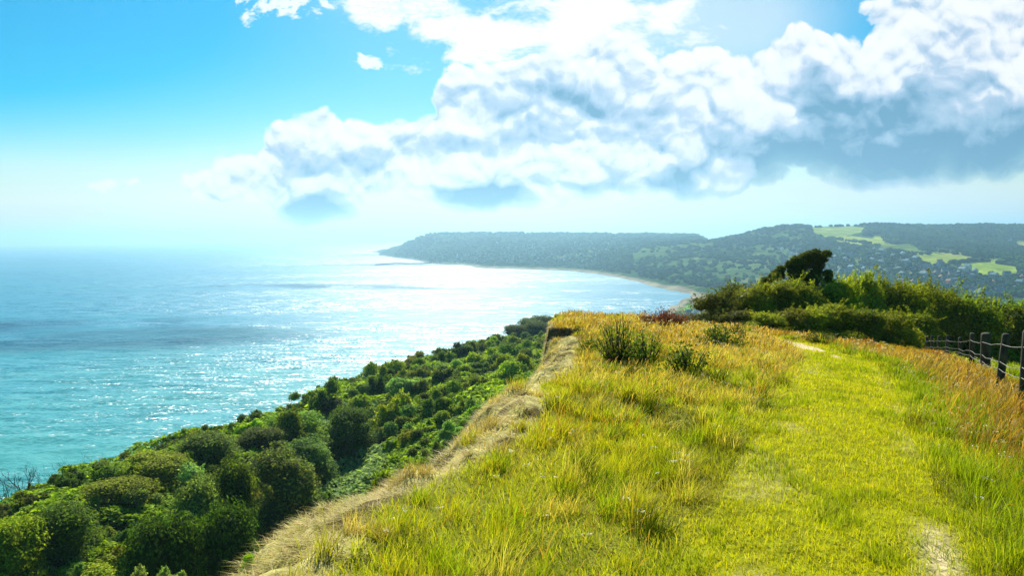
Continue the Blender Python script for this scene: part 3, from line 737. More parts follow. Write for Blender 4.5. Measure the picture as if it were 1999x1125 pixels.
# ------------------------------------------------------------------ fence
def fence():
    spec = [(1808, 657, 37, .12), (1820, 656, 33.5, .12), (1833, 656, 30, .12), (1849, 655, 26.5, .12), (1875, 659, 22, .12), (1899, 650, 17, .12), (1926, 650, 14.2, .19), (1954, 651, 12.4, .12), (2003, 645, 10.4, .12), (2075, 640, 8.6, .12), (2190, 640, 7, .12)]
    root = None; tops = []
    Yl = 46.0
    for px, pt, Y, w in spec:
        cand = np.arange(7, Yl - .8, .1); dz = np.array([abs(pat(px, pt, q)[2] - float(zland(pat(px, pt, q)[0], q)) - .95) for q in cand])
        Y = float(cand[np.argmin(dz + .02 * np.abs(cand - Y))]); Yl = Y
        P = pat(px, pt, Y); zl = float(zland(P[0], P[1]))
        if root is None:
            root = empty('wire_fence', (P[0], P[1], zl)); O = np.array([P[0], P[1], zl])
            tag(root, 'old fence of dark wooden posts and sagging wires beside the hedge', 'fence')
        H = min(max(P[2] - zl, .8), 1.5); top = zl + H if abs(P[2] - zl - H) > .01 else P[2]
        mb = MB(); sides = 12 if w < .2 else 4
        lean = rng.normal(0, .035, 2)
        zs = [-.5, 0, H * .5, H - .03, H]; rs = [w * .5, w * .5, w * .49, w * .47, w * .36]
        pts = [np.array([P[0], P[1], zl]) - O + np.array([lean[0] * q, lean[1] * q, q]) for q in zs]
        if sides == 4:
            V = []; 
            for p, r in zip(pts, rs):
                for sx, sy in ((-1, -1), (1, -1), (1, 1), (-1, 1)): V.append(p + np.array([sx * r, sy * r, 0]))
            F = []
            for i in range(4):
                for k in range(4):
                    a, b = i * 4 + k, i * 4 + (k + 1) % 4; F += [(a, b, b + 4), (a, b + 4, a + 4)]
            F += [(16, 17, 18), (16, 18, 19)]
            mb.add(V, F)
        else: mb.tube(pts, rs, sides)
        link('post', mb.mesh('fence_post', [M_wood], sides > 4), root)
        tops.append((np.array([P[0], P[1], zl]) - O, H, lean, w))
    for fr in (.80, .52, .40, .12):
        pts = []; 
        for i, (b, H, ln, w) in enumerate(tops):
            q = H * (fr + rng.normal(0, .012)); a = b + np.array([ln[0] * q - w * .55, ln[1] * q - w * .3, q])
            if pts:
                p0 = pts[-1]
                for t in (.25, .5, .75): pts.append(p0 * (1 - t) + a * t + np.array([0, 0, -.035 * math.sin(math.pi * t) * rng.uniform(.3, 1.5)]))
            pts.append(a)
        mb = MB(); mb.tube(pts, [.005] * len(pts), 5)
        link('wire', mb.mesh('fence_wire', [M_wire], True), root)
fence()

# ------------------------------------------------------------------ far land
COLS = {  # photo column: [(row, distance)] from the shore inland, last = skyline
 690: [(520, 9000)], 
 733: [(492.5, 6050), (490.5, 6400)],
 748: [(498, 4900), (495, 5100), (487.5, 6200)],
 762: [(501.5, 4620), (494, 4800), (484, 5300)],
 780: [(503.5, 4330), (492, 4550), (479, 5000)],
 800: [(506.5, 4080), (494, 4300), (472, 4850)],
 818: [(509.5, 3780), (498, 4050), (464, 4750)],
 840: [(515, 3370), (506, 3600), (494, 3900), (457.5, 4700)],
 870: [(516.5, 3250), (505, 3500), (490, 3850), (455.5, 4650)],
 905: [(517.5, 3180), (507, 3380), (490, 3750), (456, 4650)],
 945: [(523.5, 2830), (512, 3050), (494, 3400), (456, 4650)],
 1000: [(525, 2745), (513, 2950), (494, 3350), (455.5, 4650)],
 1060: [(527, 2660), (514, 2850), (494, 3250), (456, 4600)],
 1110: [(528.5, 2560), (514, 2750), (492, 3200), (456.5, 4600)],
 1160: [(533, 2370), (518, 2560), (494, 3000), (457, 4550)],
 1200: [(540, 2170), (522, 2380), (494, 2850), (457.5, 4500)],
 1245: [(549, 1945), (530, 2120), (490, 2700), (458, 4450)],
 1270: [(557.5, 1765), (536, 1950), (488, 2600), (458, 4450)],
 1300: [(564, 1660), (540, 1830), (486, 2550), (458.5, 4400)],
 1325: [(568, 1590), (544, 1760), (483, 2600), (459, 4300)],
 1345: [(572, 1530), (548, 1700), (480, 2600), (459, 4300)],
 1362: [(580, 1440), (552, 1650), (500, 2200), (477, 2650), (460, 4200)],
 1400: [(590, 1330), (560, 1550), (505, 2100), (469, 2650)],
 1450: [(600, 1250), (566, 1480), (505, 2050), (459, 2700)],
 1500: [(605, 1200), (570, 1420), (505, 2000), (449, 2750)],
 1545: [(610, 1150), (572, 1380), (505, 1950), (441, 2800)],
 1620: [(612, 1120), (574, 1320), (525, 1650), (480, 2250), (440.5, 2900)],
 1700: [(615, 1100), (576, 1280), (530, 1580), (485, 2150), (439, 2950)],
 1800: [(618, 1080), (578, 1260), (530, 1560), (488, 2150), (440.5, 2980)],
 1900: [(620, 1060), (582, 1230), (534, 1540), (490, 2150), (441, 3000)],
 2000: [(622, 1050), (586, 1220), (536, 1530), (492, 2150), (442, 3000)],
 2500: [(632, 1000), (596, 1180), (546, 1480), (500, 2100), (446, 3000)],
}
FD = np.concatenate([np.geomspace(850, 2000, 200), np.geomspace(2010, 4500, 230), np.geomspace(4530, 7600, 90)])
def build_far_grid():
    keys = sorted(COLS)
    prof = []
    for c in keys:
        k = COLS[c]; ds, zs = [], []
        if c <= 690: prof.append(np.full(len(FD), SEA - 14.0)); continue
        for i, (r, d) in enumerate(k):
            dr = pdir(c, r); zz = EYE + dr[2] * d / dr[1]
            if i == 0: zz = SEA - .3
            ds.append(d); zs.append(zz)
        if c <= 1345:
            ds = [ds[0] - 120] + ds; zs = [SEA - 10] + zs
            if c >= 1300:     # the beach that comes back towards the viewer
                near = {1300: 1080, 1325: 1290, 1345: 1430}[c]
                ds = [near - 130, near, (near + ds[1]) / 2] + ds[1:]; zs = [SEA + 7, SEA - .3, SEA - 2] + zs[1:]
        else:
            ds = [800] + ds; zs = [-116] + zs; zs[1] = max(zs[1], -117)
        dl, zl = ds[-1], zs[-1]
        ds += [dl * 1.12, dl * 1.6, 9000]; zs += [zl - 12, zl - 55 if c > 800 else SEA - 10, SEA - 10 if c < 820 else zl - 60]
        # smooth monotone-ish interpolation: linear then blurred
        fine = np.interp(FD, ds, zs); 
        prof.append(fine)
    prof = np.array(prof)
    PXC = np.concatenate([np.arange(700, 2010, 2.0), np.arange(2010, 2500, 8.0)])
    Z = np.stack([np.interp(PXC, keys, prof[:, j]) for j in range(len(FD))], 1)
    return PXC, Z
PXC, ZF = build_far_grid()
_u = np.array([pdir(c, 470)[0] / pdir(c, 470)[1] for c in PXC])
FX = _u[:, None] * FD[None]; FY = np.repeat(FD[None], len(PXC), 0)
inl = sst(SEA + 2, SEA + 45, ZF)
ZF = ZF + inl * ((fbm(FX * .0022, FY * .0022, 5, 101) - .5) * 34 * sst(0, 400, 3300 - FD[None]) * (1 - sst(-40, 70, ZF) * .75) + (fbm(FX * .012, FY * .006, 4, 103) - .5) * 12 * (1 - .6 * sst(0, 70, ZF)))
ZF = ZF + sst(SEA - 1, SEA + 3, ZF) * (fbm(FX * .03, FY * .03, 3, 105) - .5) * 2.5
def zfar(x, y):
    u = x / y; i = np.interp(u, _u, np.arange(len(_u))); j = np.interp(y, FD, np.arange(len(FD)))
    i0 = np.clip(i.astype(int), 0, len(_u) - 2); j0 = np.clip(j.astype(int), 0, len(FD) - 2); a = i - i0; b = j - j0
    return (ZF[i0, j0] * (1 - a) + ZF[i0 + 1, j0] * a) * (1 - b) + (ZF[i0, j0 + 1] * (1 - a) + ZF[i0 + 1, j0 + 1] * a) * b
def inpoly(px, py, poly):
    r = np.zeros(px.shape, bool); n = len(poly)
    for i in range(n):
        x1, y1 = poly[i]; x2, y2 = poly[(i + 1) % n]
        c = ((y1 > py) != (y2 > py)) & (px < (x2 - x1) * (py - y1) / (y2 - y1 + 1e-9) + x1)
        r ^= c
    return r
FIELDS = [
 ([(1585, 444), (1650, 443), (1690, 447), (1678, 452), (1650, 459), (1612, 461), (1590, 452)], (.17, .22, .04)),
 ([(1622, 464), (1664, 463), (1720, 470), (1728, 477), (1700, 475), (1674, 476), (1640, 471)], (.21, .25, .03)),
 ([(1704, 462), (1722, 464), (1722, 470), (1706, 468)], (.2, .24, .03)),
 ([(1728, 476), (1760, 479), (1745, 481), (1725, 479)], (.15, .19, .03)),
 ([(1720, 482), (1776, 481), (1812, 494), (1760, 494), (1720, 488)], (.10, .14, .025)),
 ([(1740, 494), (1820, 496), (1903, 506), (1899, 510), (1816, 513), (1800, 506), (1776, 499)], (.17, .21, .025)),
 ([(1814, 487), (1859, 492), (1905, 499), (1885, 503), (1850, 498)], (.2, .22, .05)),
 ([(1850, 515), (1915, 510), (1959, 514), (1983, 523), (1982, 531), (1959, 537), (1929, 537), (1899, 530), (1880, 520)], (.19, .26, .02)),
 ([(1933, 507), (1957, 509), (1981, 516), (1965, 515)], (.2, .22, .06)),
 ([(1980, 474), (2010, 474), (2010, 479), (1985, 478)], (.2, .22, .06)),
 ([(1335, 600), (1362, 588), (1378, 588), (1372, 606), (1345, 615)], (.10, .2, .04)),
 ([(1350, 571), (1385, 577), (1375, 584), (1358, 580)], (.14, .18, .05)),
]
def grow(pl, k, dy):
    a = np.array(pl, float); c = a.mean(0); return [tuple(c + (p - c) * k + np.array([0, np.sign(p[1] - c[1]) * dy])) for p in a]
def fieldmask(P, k=1.06, dy=1.6):
    px, py = proj(P); f = np.full(len(P), -1)
    for i, (pl, c) in enumerate(FIELDS): f[inpoly(px, py, grow(pl, k, dy))] = i
    return f, px, py
def build_far():
    V = np.stack([FX, FY, ZF], -1).reshape(-1, 3); n, m = FX.shape
    i = (np.arange(n - 1)[:, None] * m + np.arange(m - 1)[None]).ravel()
    Fq = np.stack([i, i + m, i + m + 1, i + 1], 1)
    keepf = (V[Fq][:, :, 2].max(1) > SEA - 3); Fq = Fq[keepf]
    x, y, z = V.T
    nn = fbm(x * .008, y * .0045, 5, 111); n2 = fbm(x * .02, y * .012, 4, 113)
    col = mixc(np.array([.035, .08, .025]), np.array([.075, .13, .035]), sst(.42, .64, nn)); col = col * (1 - .55 * sst(2900, 3600, y))[:, None]
    scar = sst(.6, .72, fbm(x * .006, y * .016, 4, 117)) * sst(2600, 2000, y) * (1 - sst(-60, -20, z)); col = mixc(col, np.array([.17, .20, .07]), scar)
    f, px, py = fieldmask(V)
    for k, (pl, c) in enumerate(FIELDS):
        q = f == k; col[q] = np.array(c) * (1.2 + .5 * n2[q])[:, None]
    beach = sst(SEA + 7, SEA + 4, z + 4 * (n2 - .5)); col = mixc(col, np.array([.30, .26, .2]), beach)
    o = link('hills', mesh_np('hills', V, Fq, col, [M_far], smooth=True))
    tag(o, 'hazy wooded hills and curving beach around the bay', None, None, 'structure')
build_far()

def wood():
    # icosahedral leaf masses scattered over the hillsides
    ph = (1 + 5 ** .5) / 2
    iv = np.array([(-1, ph, 0), (1, ph, 0), (-1, -ph, 0), (1, -ph, 0), (0, -1, ph), (0, 1, ph), (0, -1, -ph), (0, 1, -ph), (ph, 0, -1), (ph, 0, 1), (-ph, 0, -1), (-ph, 0, 1)], float) / math.sqrt(1 + ph * ph)
    IF = np.array([(0, 11, 5), (0, 5, 1), (0, 1, 7), (0, 7, 10), (0, 10, 11), (1, 5, 9), (5, 11, 4), (11, 10, 2), (10, 7, 6), (7, 1, 8), (3, 9, 4), (3, 4, 2), (3, 2, 6), (3, 6, 8), (3, 8, 9), (4, 9, 5), (2, 4, 11), (6, 2, 10), (8, 6, 7), (9, 8, 1)])
    n = 60000
    px = rng.uniform(770, 2060, n); y = 1150 * (4900 / 1150) ** rng.random(n)
    u = np.interp(px, PXC, _u); x = u * y; z = zfar(x, y); P = np.stack([x, y, z], 1)
    f, ax, ay = fieldmask(P, 1.08, 5.0)
    dens = sst(.40, .6, fbm(x * .008, y * .0045, 5, 111)) * -.75 + .95
    dens = np.where((ax > 1560) & (ay < 505), .95, dens); dens = np.where((ax > 1230) & (ax < 1580) & (y < 2750), dens * .38, dens)
    keep = (z > SEA + 10) & (f < 0) & (rng.random(n) < dens * np.where(ax < 1300, .8, 1))
    P = P[keep]; 
    # hedgerow and skyline trees
    HR = []
    for (a, b, k) in [((1626, 466), (1700, 477), 22), ((1850, 515), (1915, 510), 22), ((1915, 509), (1990, 521), 22), ((1720, 489), (1776, 492), 14), ((1590, 444), (1610, 443), 4), ((1612, 442), (1660, 441), 11), ((1662, 441), (1730, 440), 18), ((1730, 440), (1999, 441), 70), ((1814, 489), (1905, 501), 20), ((1740, 495), (1815, 497), 14), ((1480, 453), (1585, 441), 50), ((840, 457), (1330, 458), 120)]:
        for t in rng.random(k):
            qx, qy = a[0] + (b[0] - a[0]) * t, a[1] + (b[1] - a[1]) * t + 1
            d = pdir(qx, qy); yy = FD[FD < 4800]; zz = zfar(d[0] / d[1] * yy, yy); ry = EYE + d[2] / d[1] * yy
            hit = np.nonzero(zz > ry)[0]
            j = hit[0] if len(hit) else np.argmax((zz - EYE) / yy)
            HR.append((d[0] / d[1] * yy[j], yy[j], zz[j]))
    P = np.vstack([P, np.array(HR)]); n = len(P)
    r = rng.uniform(3.2, 6.0, n) * (1 + (P[:, 1] - 1200) / 4000); r[-len(HR):] = rng.uniform(4, 8, len(HR))
    V = iv[None] * r[:, None, None] * rng.uniform(.65, 1.35, (n, 12, 1)) * np.array([1.25, 1.25, .8]); V = V + P[:, None, :] + np.array([0, 0, .55])[None, None] * r[:, None, None]
    col = mixc(np.array([.016, .055, .018]), np.array([.05, .11, .028]), np.clip(sst(.35, .65, fbm(P[:, 0] * .006, P[:, 1] * .004, 4, 119)) + rng.normal(0, .15, n), 0, 1))
    F = (np.arange(n) * 12)[:, None, None] + IF[None]
    o = link('woodland', mesh_np('woodland', V.reshape(-1, 3), F.reshape(-1, 3), np.repeat(col, 12, 0), [M_wood_far]))
    tag(o, 'dark woodland and hedgerow trees over the distant hills', 'woodland', None, 'stuff')
wood()

# ------------------------------------------------------------------ houses
def house_mesh(name, L, W, H, wall, roof, ch=True):
    mb = MB(); a, b = L / 2, W / 2
    V = [(-a, -b, -3), (a, -b, -3), (a, b, -3), (-a, b, -3), (-a, -b, H), (a, -b, H), (a, b, H), (-a, b, H), (-a, 0, H + W * .42), (a, 0, H + W * .42)]
    mb.add(V, [(0, 1, 5), (0, 5, 4), (1, 2, 6), (1, 6, 5), (2, 3, 7), (2, 7, 6), (3, 0, 4), (3, 4, 7), (4, 7, 8), (5, 9, 6)], m=0)
    e = .5; g = W * .42 / b
    V = [(-a - e, -b - e, H - e * g + .1), (a + e, -b - e, H - e * g + .1), (a + e, 0, H + W * .42 + .1), (-a - e, 0, H + W * .42 + .1), (-a - e, b + e, H - e * g + .1), (a + e, b + e, H - e * g + .1)]
    V = V + [(p[0], p[1], p[2] + .3) for p in V]
    mb.add(V, [(6, 7, 8), (6, 8, 9), (9, 8, 11), (9, 11, 10), (0, 1, 7), (0, 7, 6), (4, 10, 11), (4, 11, 5), (0, 6, 9), (0, 9, 3), (3, 9, 10), (3, 10, 4), (1, 2, 8), (1, 8, 7), (2, 5, 11), (2, 11, 8)], m=1)
    if ch:
        c = np.array([a * .7, 0, H + W * .42]); q = .6
        V = [c + np.array([sx * q, sy * q, sz]) for sz in (-.6, 1.6) for sx, sy in ((-1, -1), (1, -1), (1, 1), (-1, 1))]
        mb.add(V, [(0, 1, 5), (0, 5, 4), (1, 2, 6), (1, 6, 5), (2, 3, 7), (2, 7, 6), (3, 0, 4), (3, 4, 7), (4, 5, 6), (4, 6, 7)], m=0)
    for sy in (-1, 1):            # windows set proud of the long walls
        for k in range(max(2, int(L / 3))):
            for zz in ([1.0, 3.6] if H > 4.5 else [1.0]):
                x0 = -a + 1 + k * (L - 2) / max(2, int(L / 3)); yy = sy * (b + .03)
                mb.add([(x0, yy, zz), (x0 + 1.2, yy, zz), (x0 + 1.2, yy, zz + 1.3), (x0, yy, zz + 1.3)], [(0, 1, 2), (0, 2, 3)], m=2)
    return mb.mesh(name, [wall, roof, M_glass])
HM = [house_mesh('house_white_slate', 12, 8, 5.2, M_wall, M_slate), house_mesh('house_white_long', 18, 8, 5.2, M_wall, M_slate), house_mesh('house_stone', 11, 8, 5.2, M_cream, M_slate), house_mesh('house_tile', 11, 8, 5, M_cream, M_tile), house_mesh('bungalow', 13, 9, 2.8, M_wall, M_slate)]
HT = ['white house with a blue grey slate roof', 'long white building with a slate roof', 'stone house with a slate roof', 'stone house with a brown tiled roof', 'low white bungalow with a slate roof']
def farhit(px, py):
    d = pdir(px, py); yy = FD; zz = zfar(d[0] / d[1] * yy, yy); ry = EYE + d[2] / d[1] * yy
    hit = np.nonzero((zz > ry) & (zz > SEA + 3))[0]
    if not len(hit): return None
    j = hit[0]; return np.array([d[0] / d[1] * yy[j], yy[j], zz[j]])
def put_house(px, py, v, label, group, sc=1.0):
    P = farhit(px, py)
    if P is None: return
    o = link('house', HM[v], None, (P[0], P[1], P[2] + 1.0), rng.choice([0, 1.57]) + rng.normal(0, .35), sc)
    tag(o, label, 'house', group)
occ = []
def town(n, xr, yr, excl, group, where, sc, mind):
    k = 0; tr = 0
    while k < n and tr < 6000:
        tr += 1; px = rng.uniform(*xr); py = yr(px) 
        if excl(px, py) or any(abs(px - a) < mind and abs(py - b) < mind * .45 for a, b in occ): continue
        if any(inpoly(np.array([px]), np.array([py]), pl)[0] for pl, c in FIELDS): continue
        occ.append((px, py)); v = int(rng.choice(5, p=[.36, .12, .2, .14, .18]))
        put_house(px, py, v, HT[v] + ' ' + where, group, sc * rng.uniform(.8, 1.15)); k += 1
for px, py, v, lab in [(1707, 491, 1, 'long white building highest on the edge of the town below the fields'), (1722, 493.5, 1, 'second long white building just right of the highest one'), (1655, 503, 1, 'pale terrace left of the long white buildings'), (1640, 492, 0, 'single house with a pale blue roof above the pale terrace'), (1880, 532, 1, 'large white gabled house at the near corner of the big green field'), (1836, 522, 0, 'bright white house left of the big green field'), (1763, 501, 0, 'pale roofed house at the top hedge under the fields'), (1972, 474, 0, 'lone white house in the high woods')]:
    occ.append((px, py)); put_house(px, py, v, lab, 'landmark houses of the hillside town', 1.25)
town(120, (1618, 2010), lambda px: rng.uniform(495 + max(0, (px - 1700) * .14), 560 + max(0, px - 1700) * .1), lambda a, b: False, 'houses of the hillside town', 'among the trees of the valley town', 1.0, 8.5)
town(10, (1520, 1560), lambda px: rng.uniform(484, 500), lambda a, b: False, 'houses on the wooded hillside', 'on the hillside left of the windswept tree', .9, 7)
town(95, (890, 1170), lambda px: rng.uniform(492 if 960 < px < 1080 else 498, 513), lambda a, b: False, 'houses of the harbour town across the bay', 'in the harbour town across the bay', 1.05, 4.5)
town(24, (960, 1250), lambda px: rng.uniform(474, 492), lambda a, b: False, 'houses above the harbour town', 'on the hill above the harbour town', 1.1, 8)
town(9, (840, 950), lambda px: rng.uniform(506, 514), lambda a, b: False, 'houses along the harbour', 'along the harbour shore', 1.0, 5)
town(8, (1345, 1385), lambda px: rng.uniform(610, 620), lambda a, b: False, 'houses behind the near beach', 'behind the near beach', .7, 6)
def breakwater():
    pts = [pz(px, py, SEA + 2.0) for px, py in [(733, 517), (752, 515.5), (772, 514), (800, 514.8), (842, 514)]]
    mb = MB(); V = []; P0 = pts[0].copy(); P0[2] = SEA
    for p in pts:
        for dy, dz in ((-14, -4), (-9, 3.2), (9, 4.2), (14, -4)): V.append((p[0] - P0[0], p[1] - P0[1] + dy, dz))
    F = []
    for i in range(len(pts) - 1):
        for k in range(3): a = i * 4 + k; F += [(a, a + 4, a + 5), (a, a + 5, a + 1)]
    F += [(0, 1, 2), (0, 2, 3)]
    mb.add(V, F)
    tag(link('breakwater', mb.mesh('breakwater', [M_stone]), None, P0), 'long low stone breakwater curving out from the harbour town', 'breakwater')
breakwater()

# ------------------------------------------------------------------ sea
def build_sea():
    m, nt, out = new_mat('sea_water'); L = nt.links.new
    g = nd(nt, 'ShaderNodeNewGeometry')
    def noise(sx, sy, det, off=0, rough=.55):
        mp = nd(nt, 'ShaderNodeMapping'); mp.inputs['Scale'].default_value = (sx, sy, 1); mp.inputs['Location'].default_value = (off, off * .7, off); mp.inputs['Rotation'].default_value = (0, 0, .18)
        L(g.outputs['Position'], mp.inputs['Vector'])
        n = nd(nt, 'ShaderNodeTexNoise'); setin(n, Scale=1.0, Detail=det, Roughness=rough); L(mp.outputs[0], n.inputs['Vector']); return n
    def vmath(op, a, b=None, val=None):
        n = nd(nt, 'ShaderNodeVectorMath', operation=op); L(a, n.inputs[0])
        if b is not None: L(b, n.inputs[1])
        if val is not None: n.inputs[1].default_value = val
        return n.outputs[0]
    n1 = noise(.03, .12, 4, 3); n2 = noise(.25, .7, 3, 11)
    big = noise(.0012, .003, 4, 5); big2 = noise(.004, .011, 3, 9)
    s1 = vmath('SUBTRACT', n1.outputs['Color'], val=(.5, .5, .5)); s2 = vmath('SUBTRACT', n2.outputs['Color'], val=(.5, .5, .5))
    s1 = vmath('MULTIPLY', s1, val=(1.1, 1.2, 0)); s2 = vmath('MULTIPLY', s2, val=(1.7, 1.3, 0))
    s = vmath('ADD', s1, s2)
    # calmer and rougher areas of the sea
    ca = nd(nt, 'ShaderNodeMath', operation='ADD'); L(big.outputs[0], ca.inputs[0])
    cb = nd(nt, 'ShaderNodeMath', operation='MULTIPLY'); L(big2.outputs[0], cb.inputs[0]); cb.inputs[1].default_value = .45; L(cb.outputs[0], ca.inputs[1])
    mr = nd(nt, 'ShaderNodeMapRange'); mr.interpolation_type = 'SMOOTHSTEP'; setin(mr, From_Min=.62, From_Max=.80, To_Min=.33, To_Max=1.15); L(ca.outputs[0], mr.inputs[0])
    sc = nd(nt, 'ShaderNodeVectorMath', operation='SCALE'); L(s, sc.inputs[0]); L(mr.outputs[0], sc.inputs['Scale'])
    nrm = vmath('NORMALIZE', vmath('ADD', sc.outputs[0], val=(0, 0, 1)))
    # depth colours: turquoise shallows under the cliff, bluer outside
    sep = nd(nt, 'ShaderNodeSeparateXYZ'); L(g.outputs['Position'], sep.inputs[0])
    dd = nd(nt, 'ShaderNodeVectorMath', operation='LENGTH'); L(g.outputs['Position'], dd.inputs[0])
    dr = nd(nt, 'ShaderNodeMapRange'); setin(dr, From_Min=300, From_Max=1300); L(dd.outputs['Value'], dr.inputs[0])
    ad = nd(nt, 'ShaderNodeMath', operation='MULTIPLY_ADD'); L(big2.outputs[0], ad.inputs[0]); ad.inputs[1].default_value = .9; 
    sb = nd(nt, 'ShaderNodeMath', operation='SUBTRACT'); L(dr.outputs[0], sb.inputs[0]); sb.inputs[1].default_value = .45; L(sb.outputs[0], ad.inputs[2]); ad.use_clamp = True
    mx = nd(nt, 'ShaderNodeMix', data_type='RGBA'); L(ad.outputs[0], mx.inputs[0]); mx.inputs[6].default_value = (.05, .30, .27, 1); mx.inputs[7].default_value = (.0, .19, .29, 1)
    pr = nd(nt, 'ShaderNodeBsdfPrincipled'); setin(pr, Roughness=.33, IOR=1.33); pr.inputs['Specular IOR Level'].default_value = .28; L(mx.outputs[2], pr.inputs['Base Color']); L(nrm, pr.inputs['Normal']); L(pr.outputs[0], out.inputs[0])
    R = 21000; k = 128
    a = np.arange(k) * 2 * math.pi / k
    rings = [800, 4000, R]
    V = [(0, 0, SEA)] + [(r * math.cos(t), r * math.sin(t), SEA) for r in rings for t in a]
    F = [(0, 1 + i, 1 + (i + 1) % k) for i in range(k)]
    for q in range(len(rings) - 1):
        for i in range(k):
            p0, p1 = 1 + q * k + i, 1 + q * k + (i + 1) % k; F += [(p0, p0 + k, p1 + k), (p0, p1 + k, p1)]
    o = link('sea', mesh_np('sea', V, F, None, [m])); tag(o, 'wide glittering turquoise sea filling the bay', None, None, 'structure')
build_sea()

# ------------------------------------------------------------------ haze
def build_haze():
    m, nt, out = new_mat('haze_air')
    v = nd(nt, 'ShaderNodeVolumePrincipled'); v.inputs['Density'].default_value = HAZE; v.inputs['Color'].default_value = (.40, .73, .95, 1); v.inputs['Anisotropy'].default_value = .55
    nt.links.new(v.outputs[0], out.inputs['Volume'])
    R = 21500; z0, z1 = SEA - 8, 190
    V = [(sx * R, sy * R, z) for z in (z0, z1) for sx, sy in ((-1, -1), (1, -1), (1, 1), (-1, 1))]
    F = [(3, 2, 1, 0), (4, 5, 6, 7), (0, 1, 5, 4), (1, 2, 6, 5), (2, 3, 7, 6), (3, 0, 4, 7)]
    o = link('haze', mesh_np('haze', V, F, None, [m])); tag(o, 'pale blue sea haze over the bay', 'haze', None, 'stuff')
build_haze()

